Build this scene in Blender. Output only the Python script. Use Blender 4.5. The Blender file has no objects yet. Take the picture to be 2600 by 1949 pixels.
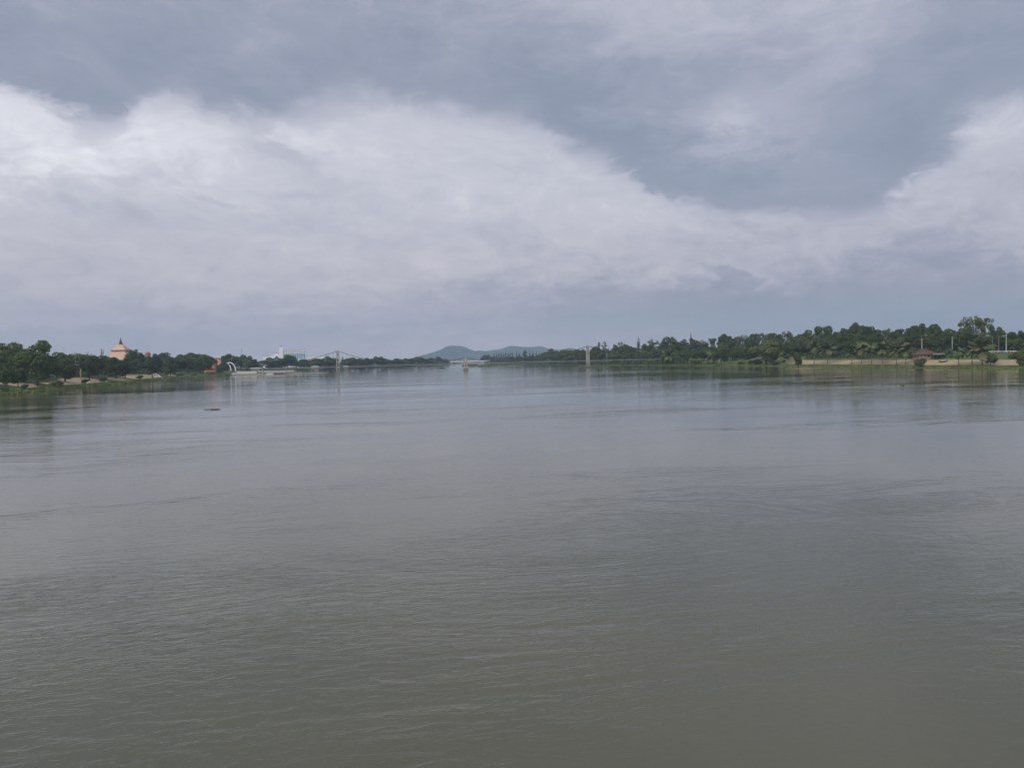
import bpy, math, random
import numpy as np
from mathutils import Vector, Matrix, Quaternion

random.seed(7)
R_ = random.Random(11)
SC = bpy.context.scene
COL = SC.collection

# ------------------------------------------------------------------ camera
CAM_H = 11.0
FPX = 1950.0                       # focal length in photo pixels (2600 wide)
PITCH = math.atan((974.5 - 908.0) / FPX)
ROLL = math.radians(1.35)
F_ = Vector((0, math.cos(PITCH), -math.sin(PITCH)))
r0 = Vector((1, 0, 0)); u0 = Vector((0, math.sin(PITCH), math.cos(PITCH)))
R3 = r0 * math.cos(ROLL) - u0 * math.sin(ROLL)
U3 = u0 * math.cos(ROLL) + r0 * math.sin(ROLL)
cam_d = bpy.data.cameras.new('camera')
cam = bpy.data.objects.new('camera', cam_d); COL.objects.link(cam)
M = Matrix.Identity(4)
for i in range(3):
    M[i][0] = R3[i]; M[i][1] = U3[i]; M[i][2] = -F_[i]
M[2][3] = CAM_H
cam.matrix_world = M
cam_d.sensor_width = 36.0; cam_d.lens = 36.0 * FPX / 2600.0
cam_d.clip_start = 0.5; cam_d.clip_end = 30000
SC.camera = cam


def ray(px, py):
    return F_ + R3 * ((px - 1300.0) / FPX) + U3 * ((974.5 - py) / FPX)


def hor(px):                        # photo row of the horizon in that column
    lo, hi = 700.0, 1100.0
    for _ in range(40):
        m = (lo + hi) / 2
        if ray(px, m).z > 0: lo = m
        else: hi = m
    return lo


def slope(px):
    d = ray(px, hor(px)); return d.x / d.y


def ground(px, py, z=0.0):
    d = ray(px, py); t = (z - CAM_H) / d.z
    return Vector((d.x * t, d.y * t, z))


def ztop(px, py, Y):                # height of what shows at that pixel at distance Y
    d = ray(px, py); return CAM_H + d.z / d.y * Y


def azel(px, py):
    d = ray(px, py).normalized()
    return math.degrees(math.atan2(d.x, d.y)), math.degrees(math.asin(d.z))


# ------------------------------------------------------------------ node helpers
class NT:
    def __init__(s, tree):
        s.t = tree; tree.nodes.clear()
    def n(s, typ, **kw):
        nd = s.t.nodes.new(typ)
        for k, v in kw.items(): setattr(nd, k, v)
        return nd
    def put(s, sock, v):
        if isinstance(v, bpy.types.NodeSocket): s.t.links.new(v, sock)
        elif v is not None: sock.default_value = v
    def m(s, op, a, b=None, c=None, clamp=False):
        nd = s.n('ShaderNodeMath', operation=op, use_clamp=clamp)
        for i, v in enumerate((a, b, c)): s.put(nd.inputs[i], v)
        return nd.outputs[0]
    def v(s, op, a, b=None):
        nd = s.n('ShaderNodeVectorMath', operation=op)
        s.put(nd.inputs[0], a); s.put(nd.inputs[1], b)
        return nd.outputs[0]
    def noise(s, vec, scale, detail=4, rough=0.55, dist=0.0, color=False):
        nd = s.n('ShaderNodeTexNoise')
        s.put(nd.inputs['Vector'], vec); nd.inputs['Scale'].default_value = scale
        nd.inputs['Detail'].default_value = detail; nd.inputs['Roughness'].default_value = rough
        nd.inputs['Distortion'].default_value = dist
        return nd.outputs['Color' if color else 'Fac']
    def ss(s, x, a, b):
        nd = s.n('ShaderNodeMapRange', interpolation_type='SMOOTHSTEP')
        s.put(nd.inputs[0], x); s.put(nd.inputs[1], a); s.put(nd.inputs[2], b)
        return nd.outputs[0]
    def mix(s, f, a, b):
        nd = s.n('ShaderNodeMix', data_type='RGBA')
        s.put(nd.inputs[0], f); s.put(nd.inputs[6], a); s.put(nd.inputs[7], b)
        return nd.outputs[2]
    def lerp(s, f, a, b):
        nd = s.n('ShaderNodeMix', data_type='FLOAT')
        s.put(nd.inputs[0], f); s.put(nd.inputs[2], a); s.put(nd.inputs[3], b)
        return nd.outputs[0]
    def ramp(s, x, stops):
        nd = s.n('ShaderNodeValToRGB'); s.put(nd.inputs[0], x)
        el = nd.color_ramp.elements
        while len(el) > 1: el.remove(el[-1])
        el[0].position = stops[0][0]; el[0].color = (*stops[0][1], 1)
        for p, c in stops[1:]:
            e = el.new(p); e.color = (*c, 1)
        return nd.outputs[0]
    def curve(s, x, pts, lo, hi, vlo, vhi):     # piecewise curve x->v in real units
        xn = s.m('DIVIDE', s.m('SUBTRACT', x, lo), hi - lo, clamp=True)
        nd = s.n('ShaderNodeFloatCurve'); s.put(nd.inputs['Value'], xn)
        cv = nd.mapping.curves[0]
        P = [((a - lo) / (hi - lo), (b - vlo) / (vhi - vlo)) for a, b in pts]
        cv.points[0].location = P[0]; cv.points[-1].location = P[-1]
        for p in P[1:-1]: cv.points.new(*p)
        nd.mapping.update()
        return s.m('ADD', s.m('MULTIPLY', nd.outputs[0], vhi - vlo), vlo)


# ------------------------------------------------------------------ world: overcast sky
SUN_AZ, SUN_EL = math.radians(-142), math.radians(33)      # azimuth from +Y towards +X
W = bpy.data.worlds.new('World'); SC.world = W; W.use_nodes = True
W.cycles.sampling_method = 'MANUAL'; W.cycles.sample_map_resolution = 256
g = NT(W.node_tree)
out = g.n('ShaderNodeOutputWorld'); bg = g.n('ShaderNodeBackground')
bg.inputs['Strength'].default_value = 0.1
g.t.links.new(bg.outputs[0], out.inputs[0])
sky = g.n('ShaderNodeTexSky', sky_type='NISHITA', sun_disc=False)
sky.sun_elevation = SUN_EL; sky.sun_rotation = SUN_AZ
sky.air_density = 1.2; sky.dust_density = 3.0
tc = g.n('ShaderNodeTexCoord')
D = tc.outputs['Generated']
sep = g.n('ShaderNodeSeparateXYZ'); g.put(sep.inputs[0], D)
dx, dy, dz = sep.outputs
az0 = g.m('MULTIPLY', g.m('ARCTAN2', dx, dy), 180 / math.pi)
el0 = g.m('MULTIPLY', g.m('ARCSINE', dz), 180 / math.pi)
# domain warp by layered noise so that edges break up into wisps
Dst = g.v('MULTIPLY', D, (1.0, 1.0, 2.2))
w1 = g.noise(Dst, 5.0, 4, 0.55, 0.0, True)
s1 = g.n('ShaderNodeSeparateXYZ'); g.put(s1.inputs[0], w1)
def cent(x, k): return g.m('MULTIPLY', g.m('SUBTRACT', x, 0.5), k)
# the same layer seen in perspective: cloud patterns shrink towards the horizon
inv = g.m('DIVIDE', 1.0, g.m('ADD', g.m('MAXIMUM', dz, 0.0), 0.11))
Pl = g.n('ShaderNodeCombineXYZ'); g.put(Pl.inputs[0], g.m('MULTIPLY', dx, inv)); g.put(Pl.inputs[1], g.m('MULTIPLY', dy, inv)); g.put(Pl.inputs[2], g.m('MULTIPLY', s1.outputs[2], .9))
n3 = g.noise(Pl.outputs[0], 1.5, 6, 0.60)
n1 = g.noise(g.v('ADD', Dst, g.v('MULTIPLY', w1, (.35, .35, .35))), 9.0, 7, 0.64)
n4 = g.noise(g.v('ADD', Dst, g.v('MULTIPLY', w1, (.22, .22, .22))), 34.0, 5, 0.62)
az = g.m('ADD', az0, g.m('ADD', cent(s1.outputs[0], 9.0), cent(n1, 6.0)))
el = g.m('ADD', el0, g.m('ADD', cent(s1.outputs[1], 4.5), g.m('ADD', cent(n1, 4.6), g.m('ADD', cent(n3, 2.0), cent(n4, 1.8)))))
K = 2600 / 2212
edge_px = [(0, 160), (80, 215), (175, 262), (240, 215), (330, 185), (430, 215), (560, 240), (650, 226),
           (740, 204), (900, 214), (1000, 236), (1150, 262), (1250, 305), (1400, 372), (1500, 408),
           (1650, 440), (1780, 452), (1850, 440), (1930, 398), (2000, 338), (2060, 278), (2120, 228), (2212, 195)]
edge = [(a_, e_ - .7) for a_, e_ in (azel(x * K, y * K) for x, y in edge_px)]
edge = [(-60.0, 15.0), (-45, 17.5)] + edge + [(45, 15.5), (60.0, 15.0)]
E = g.curve(az, edge, -60, 60, 0, 30)
above = g.m('SUBTRACT', el, E)
soft = g.m('ADD', 0.2, g.m('MULTIPLY', g.m('POWER', s1.outputs[2], 2.0), 5.5))
deck = g.ss(above, g.m('MULTIPLY', soft, -1.0), soft)
# brightness of the low, paler cloud under the deck
low = g.curve(el, [(-2, .42), (0, .41), (1.5, .37), (3.5, .36), (6, .44), (9, .50), (12, .55), (15, .59), (19, .60), (25, .57), (40, .6)], -2, 40, 0, 1)
def blob(a, e, ra, re, amp, rot=0.0):
    da = g.m('SUBTRACT', az, a); de = g.m('SUBTRACT', el, e)
    if rot:
        c, s_ = math.cos(math.radians(rot)), math.sin(math.radians(rot))
        da, de = (g.m('ADD', g.m('MULTIPLY', da, c), g.m('MULTIPLY', de, s_)),
                  g.m('SUBTRACT', g.m('MULTIPLY', de, c), g.m('MULTIPLY', da, s_)))
    da = g.m('MULTIPLY', da, 1 / ra); de = g.m('MULTIPLY', de, 1 / re)
    q = g.m('MULTIPLY_ADD', da, da, g.m('MULTIPLY', de, de))
    return g.m('MULTIPLY', g.m('EXPONENT', g.m('MULTIPLY', q, -1.0)), amp)
def addb(base, items):
    for (x, y, ra, re, amp, *rot) in items:
        a, e = azel(x * K, y * K)
        base = g.m('ADD', base, blob(a, e, ra, re, amp, rot[0] if rot else 0.0))
    return base
low = addb(low, [(40, 310, 12, 3.6, .18), (300, 290, 9, 3.0, .06), (330, 470, 10, 2.2, -.10), (590, 330, 2.6, .9, -.20, -30),
                 (2085, 310, 2.5, 2.5, .10), (2190, 330, 6, 5, -.13), (1700, 500, 14, 3.0, -.10), (1250, 330, 5, 1.6, -.07, -25), (1900, 640, 18, 2.6, -.27), (1300, 640, 14, 2.2, -.10),
                 (2180, 740, 14, 2.2, -.12), (1000, 420, 1.6, .8, .10, -35), (1230, 520, 3, .8, .07, -25),
                 (1600, 590, 2.0, .5, .14, -15), (470, 430, 3, .5, .10, -12)])
dk = g.curve(above, [(-4, .09), (0, .07), (2, .07), (5, .13), (9, .22), (14, .33), (22, .44), (40, .5)], -4, 40, 0, 1)
dk = addb(dk, [(1640, 275, 5, 2.2, .15), (1600, 240, 1.8, .9, .16), (1300, 50, 12, 3, .07), (1960, 270, 3.5, 3, -.08), (1280, 260, 5, 2, -.09, -25), (2180, 240, 3.5, 2.4, .14), (2080, 110, 8, 3.5, -.07)])
b = g.lerp(deck, low, dk)
b = g.m('ADD', b, g.m('ADD', cent(n1, 0.34), g.m('MULTIPLY', cent(n3, 0.34), g.m('SUBTRACT', 1.0, g.m('MULTIPLY', deck, .7)))))
b = g.m('ADD', b, g.m('MULTIPLY', cent(n4, 0.28), g.m('SUBTRACT', 1.0, g.m('MULTIPLY', deck, .6))))
# bright lit rims where the deck tears open
rim = g.m('MULTIPLY', g.m('MULTIPLY', deck, g.m('SUBTRACT', 1.0, deck)), g.m('MULTIPLY', g.ss(n1, .45, .66), .9))
b = g.m('ADD', b, rim)
cloud = g.ramp(b, [(0.0, (.210, .236, .312)), (.18, (.268, .288, .362)), (.38, (.392, .396, .462)), (.66, (.522, .520, .570)), (1.0, (.78, .79, .82))])
cloud = g.mix(g.ss(el0, 14.0, 1.0), cloud, g.v('MULTIPLY', cloud, (1.19, 1.06, 1.02)))
skc = g.v('SCALE', cloud); skc.node.inputs['Scale'].default_value = 10.0
g.put(bg.inputs['Color'], g.mix(0.95, sky.outputs[0], skc))

sun_d = bpy.data.lights.new('sun', 'SUN'); sun = bpy.data.objects.new('sun', sun_d); COL.objects.link(sun)
sun_d.energy = 1.5; sun_d.angle = math.radians(25); sun_d.color = (1.0, .96, .9)
sv = Vector((math.sin(SUN_AZ) * math.cos(SUN_EL), math.cos(SUN_AZ) * math.cos(SUN_EL), math.sin(SUN_EL)))
sun.rotation_euler = (-sv).to_track_quat('-Z', 'Y').to_euler()
sun.location = (0, 0, 200)
vs = SC.view_settings
vs.view_transform = 'Standard'; vs.look = 'None'; vs.exposure = 0.38; vs.gamma = 1.0; vs.use_curve_mapping = False
SC.cycles.volume_bounces = 1
SC.cycles.max_bounces = 6

# ------------------------------------------------------------------ materials
MAT = {}
def simple(name, col, rough=.8, var=.18, scale=.6, spec=.3, bump=0.0, metal=0.0, stain=0.0):
    m = bpy.data.materials.new(name); m.use_nodes = True
    q = NT(m.node_tree); o = q.n('ShaderNodeOutputMaterial'); p = q.n('ShaderNodeBsdfPrincipled')
    q.t.links.new(p.outputs[0], o.inputs[0])
    geo = q.n('ShaderNodeNewGeometry').outputs['Position']
    nz = q.noise(geo, scale, 5, .6)
    c = q.mix(q.ss(nz, .3, .7), tuple(x * (1 - var) for x in col) + (1,), tuple(min(1, x * (1 + var)) for x in col) + (1,))
    if stain:
        st = q.noise(q.v('MULTIPLY', geo, (1, 1, .15)), scale * 2.5, 4, .6)
        c = q.mix(q.m('MULTIPLY', q.ss(st, .5, .75), stain), c, (col[0] * .35, col[1] * .34, col[2] * .32, 1))
    q.put(p.inputs['Base Color'], c); p.inputs['Roughness'].default_value = rough
    p.inputs['Specular IOR Level'].default_value = spec; p.inputs['Metallic'].default_value = metal
    if bump:
        bn = q.n('ShaderNodeBump'); bn.inputs['Distance'].default_value = bump
        q.put(bn.inputs['Height'], nz); q.put(p.inputs['Normal'], bn.outputs[0])
    MAT[name] = m; return m

simple('concrete', (.42, .40, .37), .9, .14, .7, .2, stain=.5)
simple('concrete_dark', (.20, .18, .165), .9, .2, .8, .2, stain=.4)
simple('concrete_pink', (.44, .40, .37), .9, .14, .7, .2, stain=.55)
simple('white_paint', (.78, .78, .77), .6, .05, .4, .3, stain=.18)
simple('pale_wall', (.56, .54, .50), .8, .06, .3, .3, stain=.25)
simple('hotel_white', (.88, .89, .90), .7, .04, .2, .3, stain=.12)
simple('hotel_cyan', (.22, .52, .72), .6, .06, .2, .3)
simple('window_blue', (.02, .05, .10), .15, .3, .3, .5)
simple('roof_blue', (.06, .07, .26), .6, .15, .4)
simple('roof_grey', (.22, .22, .23), .7, .15, .4)
simple('peach', (.66, .45, .34), .85, .06, .15, .2, stain=.15)
simple('peach_dark', (.36, .15, .11), .85, .1, .3, .2)
simple('spire_dark', (.06, .055, .05), .5, .3, .8, .4)
simple('brick_red', (.42, .19, .14), .85, .15, .5, .2)
simple('orange', (.72, .20, .05), .7, .1, .5)
simple('brown', (.24, .13, .08), .8, .2, .6)
simple('salmon', (.66, .30, .22), .8, .1, .4)
simple('roof_red', (.15, .082, .068), .8, .22, 1.2, .2, stain=.3)
simple('terracotta', (.42, .20, .12), .85, .2, .8, .2)
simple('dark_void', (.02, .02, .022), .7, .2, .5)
simple('steel', (.30, .31, .32), .5, .1, .5, .5)
simple('cable', (.07, .07, .075), .6, .1, .5)
simple('deck_pale', (.32, .34, .33), .7, .12, .5)
simple('red_paint', (.50, .06, .05), .6, .1, .5)
simple('tarp_orange', (.80, .28, .05), .7, .1, .5)
simple('teal_roof', (.20, .27, .28), .7, .12, .5)
simple('bark', (.10, .078, .058), .95, .3, 1.5, .1)
simple('bark_pale', (.34, .31, .26), .9, .2, 1.5, .1)
simple('palm_bark', (.20, .16, .12), .95, .25, 2.0, .1)
simple('driftwood', (.17, .115, .07), .85, .35, 3.0, .3)
simple('boat_wood', (.11, .058, .042), .75, .2, 1.5, .3)
simple('car_white', (.75, .75, .75), .3, .03, .5, .5)
simple('car_grey', (.28, .29, .30), .35, .03, .5, .5)
simple('car_glass', (.02, .025, .03), .08, .2, .5, .6)
simple('rubber', (.02, .02, .02), .9, .2, 1)
simple('asphalt', (.07, .07, .072), .9, .15, .5, .2)
simple('hill_green', (.035, .05, .035), .95, .35, .012, .1)

def leaf_mat(name, obj_color=True, col=(.05, .08, .03), trans=.33, vs_=.25):
    m = bpy.data.materials.new(name); m.use_nodes = True
    q = NT(m.node_tree); o = q.n('ShaderNodeOutputMaterial')
    d = q.n('ShaderNodeBsdfPrincipled'); t = q.n('ShaderNodeBsdfTranslucent'); mx = q.n('ShaderNodeMixShader')
    geo = q.n('ShaderNodeNewGeometry')
    oi = q.n('ShaderNodeObjectInfo')
    base = oi.outputs['Color'] if obj_color else None
    if base is None:
        rgb = q.n('ShaderNodeRGB'); rgb.outputs[0].default_value = (*col, 1); base = rgb.outputs[0]
    nz = q.noise(geo.outputs['Position'], vs_, 4, .6)
    isl = geo.outputs['Random Per Island']
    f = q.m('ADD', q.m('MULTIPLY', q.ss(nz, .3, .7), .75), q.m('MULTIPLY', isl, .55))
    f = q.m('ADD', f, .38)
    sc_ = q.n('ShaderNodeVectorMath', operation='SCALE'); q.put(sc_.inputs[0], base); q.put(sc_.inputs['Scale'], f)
    hs = q.n('ShaderNodeHueSaturation')
    q.put(hs.inputs['Color'], sc_.outputs[0])
    q.put(hs.inputs['Hue'], q.m('ADD', .485, q.m('MULTIPLY', q.noise(geo.outputs['Position'], .11, 2), .03)))
    hs.inputs['Saturation'].default_value = 1.05
    q.put(d.inputs['Base Color'], hs.outputs[0]); d.inputs['Roughness'].default_value = .65
    d.inputs['Specular IOR Level'].default_value = .25
    q.put(t.inputs['Color'], hs.outputs[0])
    mx.inputs[0].default_value = trans
    q.t.links.new(d.outputs[0], mx.inputs[1]); q.t.links.new(t.outputs[0], mx.inputs[2]); q.t.links.new(mx.outputs[0], o.inputs[0])
    MAT[name] = m; return m
leaf_mat('leaf')
leaf_mat('grass_leaf', False, (.165, .215, .070), .25, .2)
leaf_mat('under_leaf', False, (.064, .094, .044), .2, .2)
leaf_mat('weed_leaf', False, (.13, .165, .065), .2, .3)


def land_mat(name, kind):
    m = bpy.data.materials.new(name); m.use_nodes = True
    q = NT(m.node_tree); o = q.n('ShaderNodeOutputMaterial'); p = q.n('ShaderNodeBsdfPrincipled')
    q.t.links.new(p.outputs[0], o.inputs[0])
    geo = q.n('ShaderNodeNewGeometry').outputs['Position']
    a, b_ = q.noise(geo, .06, 5, .6), q.noise(geo, .7, 4, .6)
    f = q.m('ADD', q.m('MULTIPLY', a, .6), q.m('MULTIPLY', b_, .4))
    if kind == 'sand':
        c = q.ramp(f, [(.3, (.28, .205, .13)), (.5, (.42, .32, .21)), (.7, (.52, .41, .29))])
    elif kind == 'grass':
        c = q.ramp(f, [(.3, (.05, .075, .022)), (.5, (.095, .13, .04)), (.7, (.15, .165, .07))])
    elif kind == 'paleg':
        c = q.ramp(f, [(.3, (.08, .105, .04)), (.5, (.14, .16, .07)), (.7, (.24, .23, .13))])
    else:
        c = q.ramp(f, [(.3, (.035, .05, .02)), (.5, (.06, .075, .03)), (.7, (.10, .10, .055))])
    q.put(p.inputs['Base Color'], c); p.inputs['Roughness'].default_value = .95
    p.inputs['Specular IOR Level'].default_value = .1
    bn = q.n('ShaderNodeBump'); bn.inputs['Distance'].default_value = .25
    q.put(bn.inputs['Height'], b_); q.put(p.inputs['Normal'], bn.outputs[0])
    MAT[name] = m
for k_ in ('sand', 'grass', 'paleg', 'soil'): land_mat('land_' + k_, k_)


def water_mat():
    m = bpy.data.materials.new('muddy_water'); m.use_nodes = True; MAT['water'] = m
    q = NT(m.node_tree); o = q.n('ShaderNodeOutputMaterial'); p = q.n('ShaderNodeBsdfPrincipled')
    q.t.links.new(p.outputs[0], o.inputs[0])
    P = q.n('ShaderNodeNewGeometry').outputs['Position']
    rot = q.n('ShaderNodeVectorRotate', rotation_type='Z_AXIS'); q.put(rot.inputs['Vector'], P); rot.inputs['Angle'].default_value = math.radians(-9)
    Q = rot.outputs[0]
    # patches of wind ripple and slick calm lanes
    big = q.noise(q.v('MULTIPLY', Q, (.011, .019, 1)), 1.0, 3, .55, .6)
    band = q.noise(q.v('MULTIPLY', Q, (.0042, .028, 1)), 1.0, 3, .6)
    swirl = q.noise(q.v('MULTIPLY', Q, (.045, .10, 1)), 1.0, 4, .65, 1.2)
    patch = q.m('MULTIPLY', q.ss(big, .38, .66), q.m('ADD', .15, q.m('MULTIPLY', q.ss(swirl, .35, .65), 1.1)))
    patch2 = q.m('MULTIPLY', q.ss(band, .50, .64), q.ss(swirl, .3, .6))
    small = q.noise(q.v('MULTIPLY', Q, (.85, 1.9, 1)), 1.0, 4, .58, .8)
    mid = q.noise(q.v('MULTIPLY', Q, (.15, .46, 1)), 1.0, 3, .5)
    fine = q.noise(q.v('MULTIPLY', Q, (2.7, 5.2, 1)), 1.0, 2, .5, .6)
    # turbulence below the road bridge the viewer stands on dies out upstream
    sy_ = q.n('ShaderNodeSeparateXYZ'); q.put(sy_.inputs[0], P)
    calm = q.m('SUBTRACT', 1.0, q.m('MULTIPLY', q.ss(q.m('ADD', sy_.outputs[1], q.m('MULTIPLY', big, 40.0)), 46.0, 95.0), .76))
    h = q.m('MULTIPLY', small, q.m('MULTIPLY', calm, q.m('ADD', .025, q.m('MULTIPLY', patch, .080))))
    h = q.m('ADD', h, q.m('MULTIPLY', fine, q.m('MULTIPLY', calm, q.m('ADD', .0065, q.m('MULTIPLY', patch, .012)))))
    h = q.m('ADD', h, q.m('MULTIPLY', mid, q.m('ADD', .010, q.m('ADD', q.m('MULTIPLY', patch, .045), q.m('MULTIPLY', patch2, .085)))))
    bn = q.n('ShaderNodeBump'); bn.inputs['Distance'].default_value = 1.0; bn.inputs['Strength'].default_value = 1.0
    q.put(bn.inputs['Height'], h); q.put(p.inputs['Normal'], bn.outputs[0])
    silt = q.noise(q.v('MULTIPLY', Q, (.03, .05, 1)), 1.0, 4, .6)
    c = q.mix(q.ss(silt, .3, .72), (.080, .083, .046, 1), (.104, .101, .058, 1))
    q.put(p.inputs['Base Color'], c)
    p.inputs['IOR'].default_value = 1.50
    q.put(p.inputs['Roughness'], q.m('ADD', .02, q.m('MULTIPLY', patch, .04)))
water_mat()


# ------------------------------------------------------------------ mesh helpers
class MB:
    def __init__(s): s.v = []; s.f = []; s.mi = []
    def add(s, vs, fs, mi=0):
        o = len(s.v); s.v += [tuple(p) for p in vs]; s.f += [tuple(i + o for i in f) for f in fs]; s.mi += [mi] * len(fs); return s
    def box(s, c, d, rz=0.0, mi=0, taper=1.0):
        x, y, z = (k / 2 for k in d); cs, sn = math.cos(rz), math.sin(rz); vs = []
        for k in (-1, 1):
            tp = taper if k > 0 else 1.0
            for a, b in ((-1, -1), (1, -1), (1, 1), (-1, 1)):
                px, py = a * x * tp, b * y * tp
                vs.append((c[0] + px * cs - py * sn, c[1] + px * sn + py * cs, c[2] + k * z))
        return s.add(vs, [(3, 2, 1, 0), (4, 5, 6, 7), (0, 1, 5, 4), (1, 2, 6, 5), (2, 3, 7, 6), (3, 0, 4, 7)], mi)
    def tube(s, pts, rad, n=6, mi=0, cap=True):
        pts = [Vector(p) for p in pts]; rings = []
        if not isinstance(rad, (list, tuple)): rad = [rad] * len(pts)
        vs = []
        for i, p in enumerate(pts):
            t = (pts[min(i + 1, len(pts) - 1)] - pts[max(i - 1, 0)]).normalized()
            a = Vector((0, 0, 1)) if abs(t.z) < .9 else Vector((1, 0, 0))
            u = t.cross(a).normalized(); w = t.cross(u)
            for k in range(n):
                an = 2 * math.pi * k / n
                vs.append(p + (u * math.cos(an) + w * math.sin(an)) * rad[i])
        fs = []
        for i in range(len(pts) - 1):
            for k in range(n):
                a, b = i * n + k, i * n + (k + 1) % n
                fs.append((a, b, b + n, a + n))
        if cap: fs += [tuple(range(n))[::-1], tuple((len(pts) - 1) * n + k for k in range(n))]
        return s.add(vs, fs, mi)
    def hip(s, c, d, h, top=(0, 0), mi=0, base=.25, rz=0.0):      # hipped roof: eaves slab + slopes
        x, y = d[0] / 2, d[1] / 2; tx, ty = top[0] / 2, top[1] / 2
        cs, sn = math.cos(rz), math.sin(rz); vs = []
        for (a, b, z) in ((x, y, 0), (x, y, base), (max(tx, .02), max(ty, .02), base + h)):
            for p, q_ in ((-1, -1), (1, -1), (1, 1), (-1, 1)):
                px, py = p * a, q_ * b
                vs.append((c[0] + px * cs - py * sn, c[1] + px * sn + py * cs, c[2] + z))
        fs = [(3, 2, 1, 0), (8, 9, 10, 11)]
        for r in (0, 4):
            for k in range(4):
                fs.append((r + k, r + (k + 1) % 4, r + 4 + (k + 1) % 4, r + 4 + k))
        return s.add(vs, fs, mi)
    def mesh(s, name, mats, smooth=False):
        me = bpy.data.meshes.new(name); me.from_pydata(s.v, [], s.f)
        for m in (mats if isinstance(mats, (list, tuple)) else [mats]): me.materials.append(MAT[m])
        if len(set(s.mi)) > 1: me.polygons.foreach_set('material_index', s.mi)
        if smooth: me.polygons.foreach_set('use_smooth', [True] * len(s.f))
        me.update(); return me
    def obj(s, name, mats, parent=None, smooth=False):
        return link(name, s.mesh(name, mats, smooth), parent)

def link(name, me, parent=None):
    o = bpy.data.objects.new(name, me); COL.objects.link(o)
    if parent is not None: o.parent = parent
    return o
LABELS = {}
def thing(name, label, cat, loc, rz=0.0, group=None):
    o = bpy.data.objects.new(name, None); COL.objects.link(o)
    o.empty_display_size = .5
    o.location = loc; o.rotation_euler = (0, 0, rz); o['label'] = label; o['category'] = cat
    if group: o['group'] = group
    return o
def struct(o, kind='structure', label=None, cat=None):
    o['kind'] = kind
    if label: o['label'] = label
    if cat: o['category'] = cat
    return o

# ------------------------------------------------------------------ terrain
L_px = [(0, 1003), (93, 993), (330, 972), (480, 958.5), (560, 953), (600, 951), (612, 950), (830, 940), (900, 936), (1000, 932), (1060, 929), (1110, 926.5), (1160, 923)]
R_px = [(2600, 936), (2400, 934), (2240, 932), (2000, 929.5), (1800, 928), (1680, 927), (1450, 927.7), (1380, 925), (1290, 923.5), (1225, 922)]
Lp = [(p.y, p.x) for p in (ground(*q) for q in L_px)]
Rp = [(p.y, p.x) for p in (ground(*q) for q in R_px)]
Lp = [(-500, -205), (200, -208)] + Lp + [(2300, -128), (2750, -118)]
Rp = [(-500, 262), (200, 258)] + Rp + [(2200, -78), (2750, -60)]
LY, LX = np.array([a for a, _ in Lp]), np.array([b for _, b in Lp])
RY, RX = np.array([a for a, _ in Rp]), np.array([b for _, b in Rp])
def shore(side, y): return float(np.interp(y, LY, LX)) if side < 0 else float(np.interp(y, RY, RX))
PL = ([0, 3, 8, 18, 25, 34, 48, 58, 8000], [-.5, .6, 1.3, 3.3, 4.3, 5.2, 6.4, 6.8, 7.0])
PR = ([0, 3, 13, 30, 44, 58, 8000], [-.5, .6, 1.5, 3.8, 7.3, 7.4, 7.4])
def land_o(side, o, y):
    P = PL if side < 0 else PR
    z = float(np.interp(o, *P))
    k = float(np.interp(y, [680, 1000], [1.0, .38])) if side < 0 else float(np.interp(y, [720, 950], [1.0, .42]))
    return z * k if z > 0 else z
def land(side, x, y):
    return land_o(side, (shore(side, y) - x) * (1 if side < 0 else -1), y)

def build_bank(side, name):
    ys = list(np.arange(-500, 300, 40)) + list(np.arange(300, 820, 5)) + list(np.arange(820, 1300, 15)) + list(np.arange(1300, 2751, 50))
    if side < 0: os_ = [-3, 0, 1.5, 3, 5, 7, 9, 12, 15, 18, 21, 24, 29, 34, 41, 48, 58, 75, 110, 200, 500, 1500, 4000, 7700]
    else: os_ = [-3, 0, 1.5, 3, 5, 8, 11, 13, 16, 20, 25, 30, 34, 39, 44, 50, 58, 75, 110, 200, 500, 1500, 4000, 7700]
    mb = MB(); nO = len(os_)
    rr = random.Random(5 + side)
    for y in ys:
        wob = 1.6 * math.sin(y * .11) + 1.2 * math.sin(y * .31 + 1) + .8 * math.sin(y * .73)
        for o in os_:
            z = -1.0 if o < 0 else land_o(side, o, y)
            j = 0 if o <= 0 or o > 400 else rr.uniform(-.12, .12) * min(1, o / 6)
            oo = o + (wob * .5 if 0 <= o < 60 else 0)
            mb.v.append((shore(side, y) + side * oo, y, z + j))
    for i in range(len(ys) - 1):
        for k in range(nO - 1):
            a = i * nO + k
            f = (a, a + 1, a + nO + 1, a + nO)
            mb.f.append(f if side > 0 else f[::-1])
            o = (os_[k] + os_[k + 1]) / 2 + rr.uniform(-1.3, 1.3); y = ys[i]
            if side < 0:
                sand = 6.5 + 2 * math.sin(y * .09) < o < 24 + 5 * math.sin(y * .052 + 1) and 300 < y < 690 and (math.sin(y * .045) + math.sin(y * .13 + .8) + rr.uniform(-.35, .35)) > -.75
                mi = 1 if sand else (0 if o < 14 else 3)
                if o > 25 and o < 40 and y > 560 and math.sin(y * .06 + 2) > .2: mi = 2
            else:
                sand = 11 < o < 30 and y < 592
                mi = 1 if sand else (0 if o < 46 else 3)
                if 6 < o < 40 and 592 <= y < 800: mi = 2 if rr.random() < .8 else 0
            mb.mi.append(mi)
    ob = mb.obj(name, ['land_grass', 'land_sand', 'land_paleg', 'land_soil'])
    return struct(ob)
build_bank(-1, 'bank_left'); build_bank(1, 'bank_right')
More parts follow.
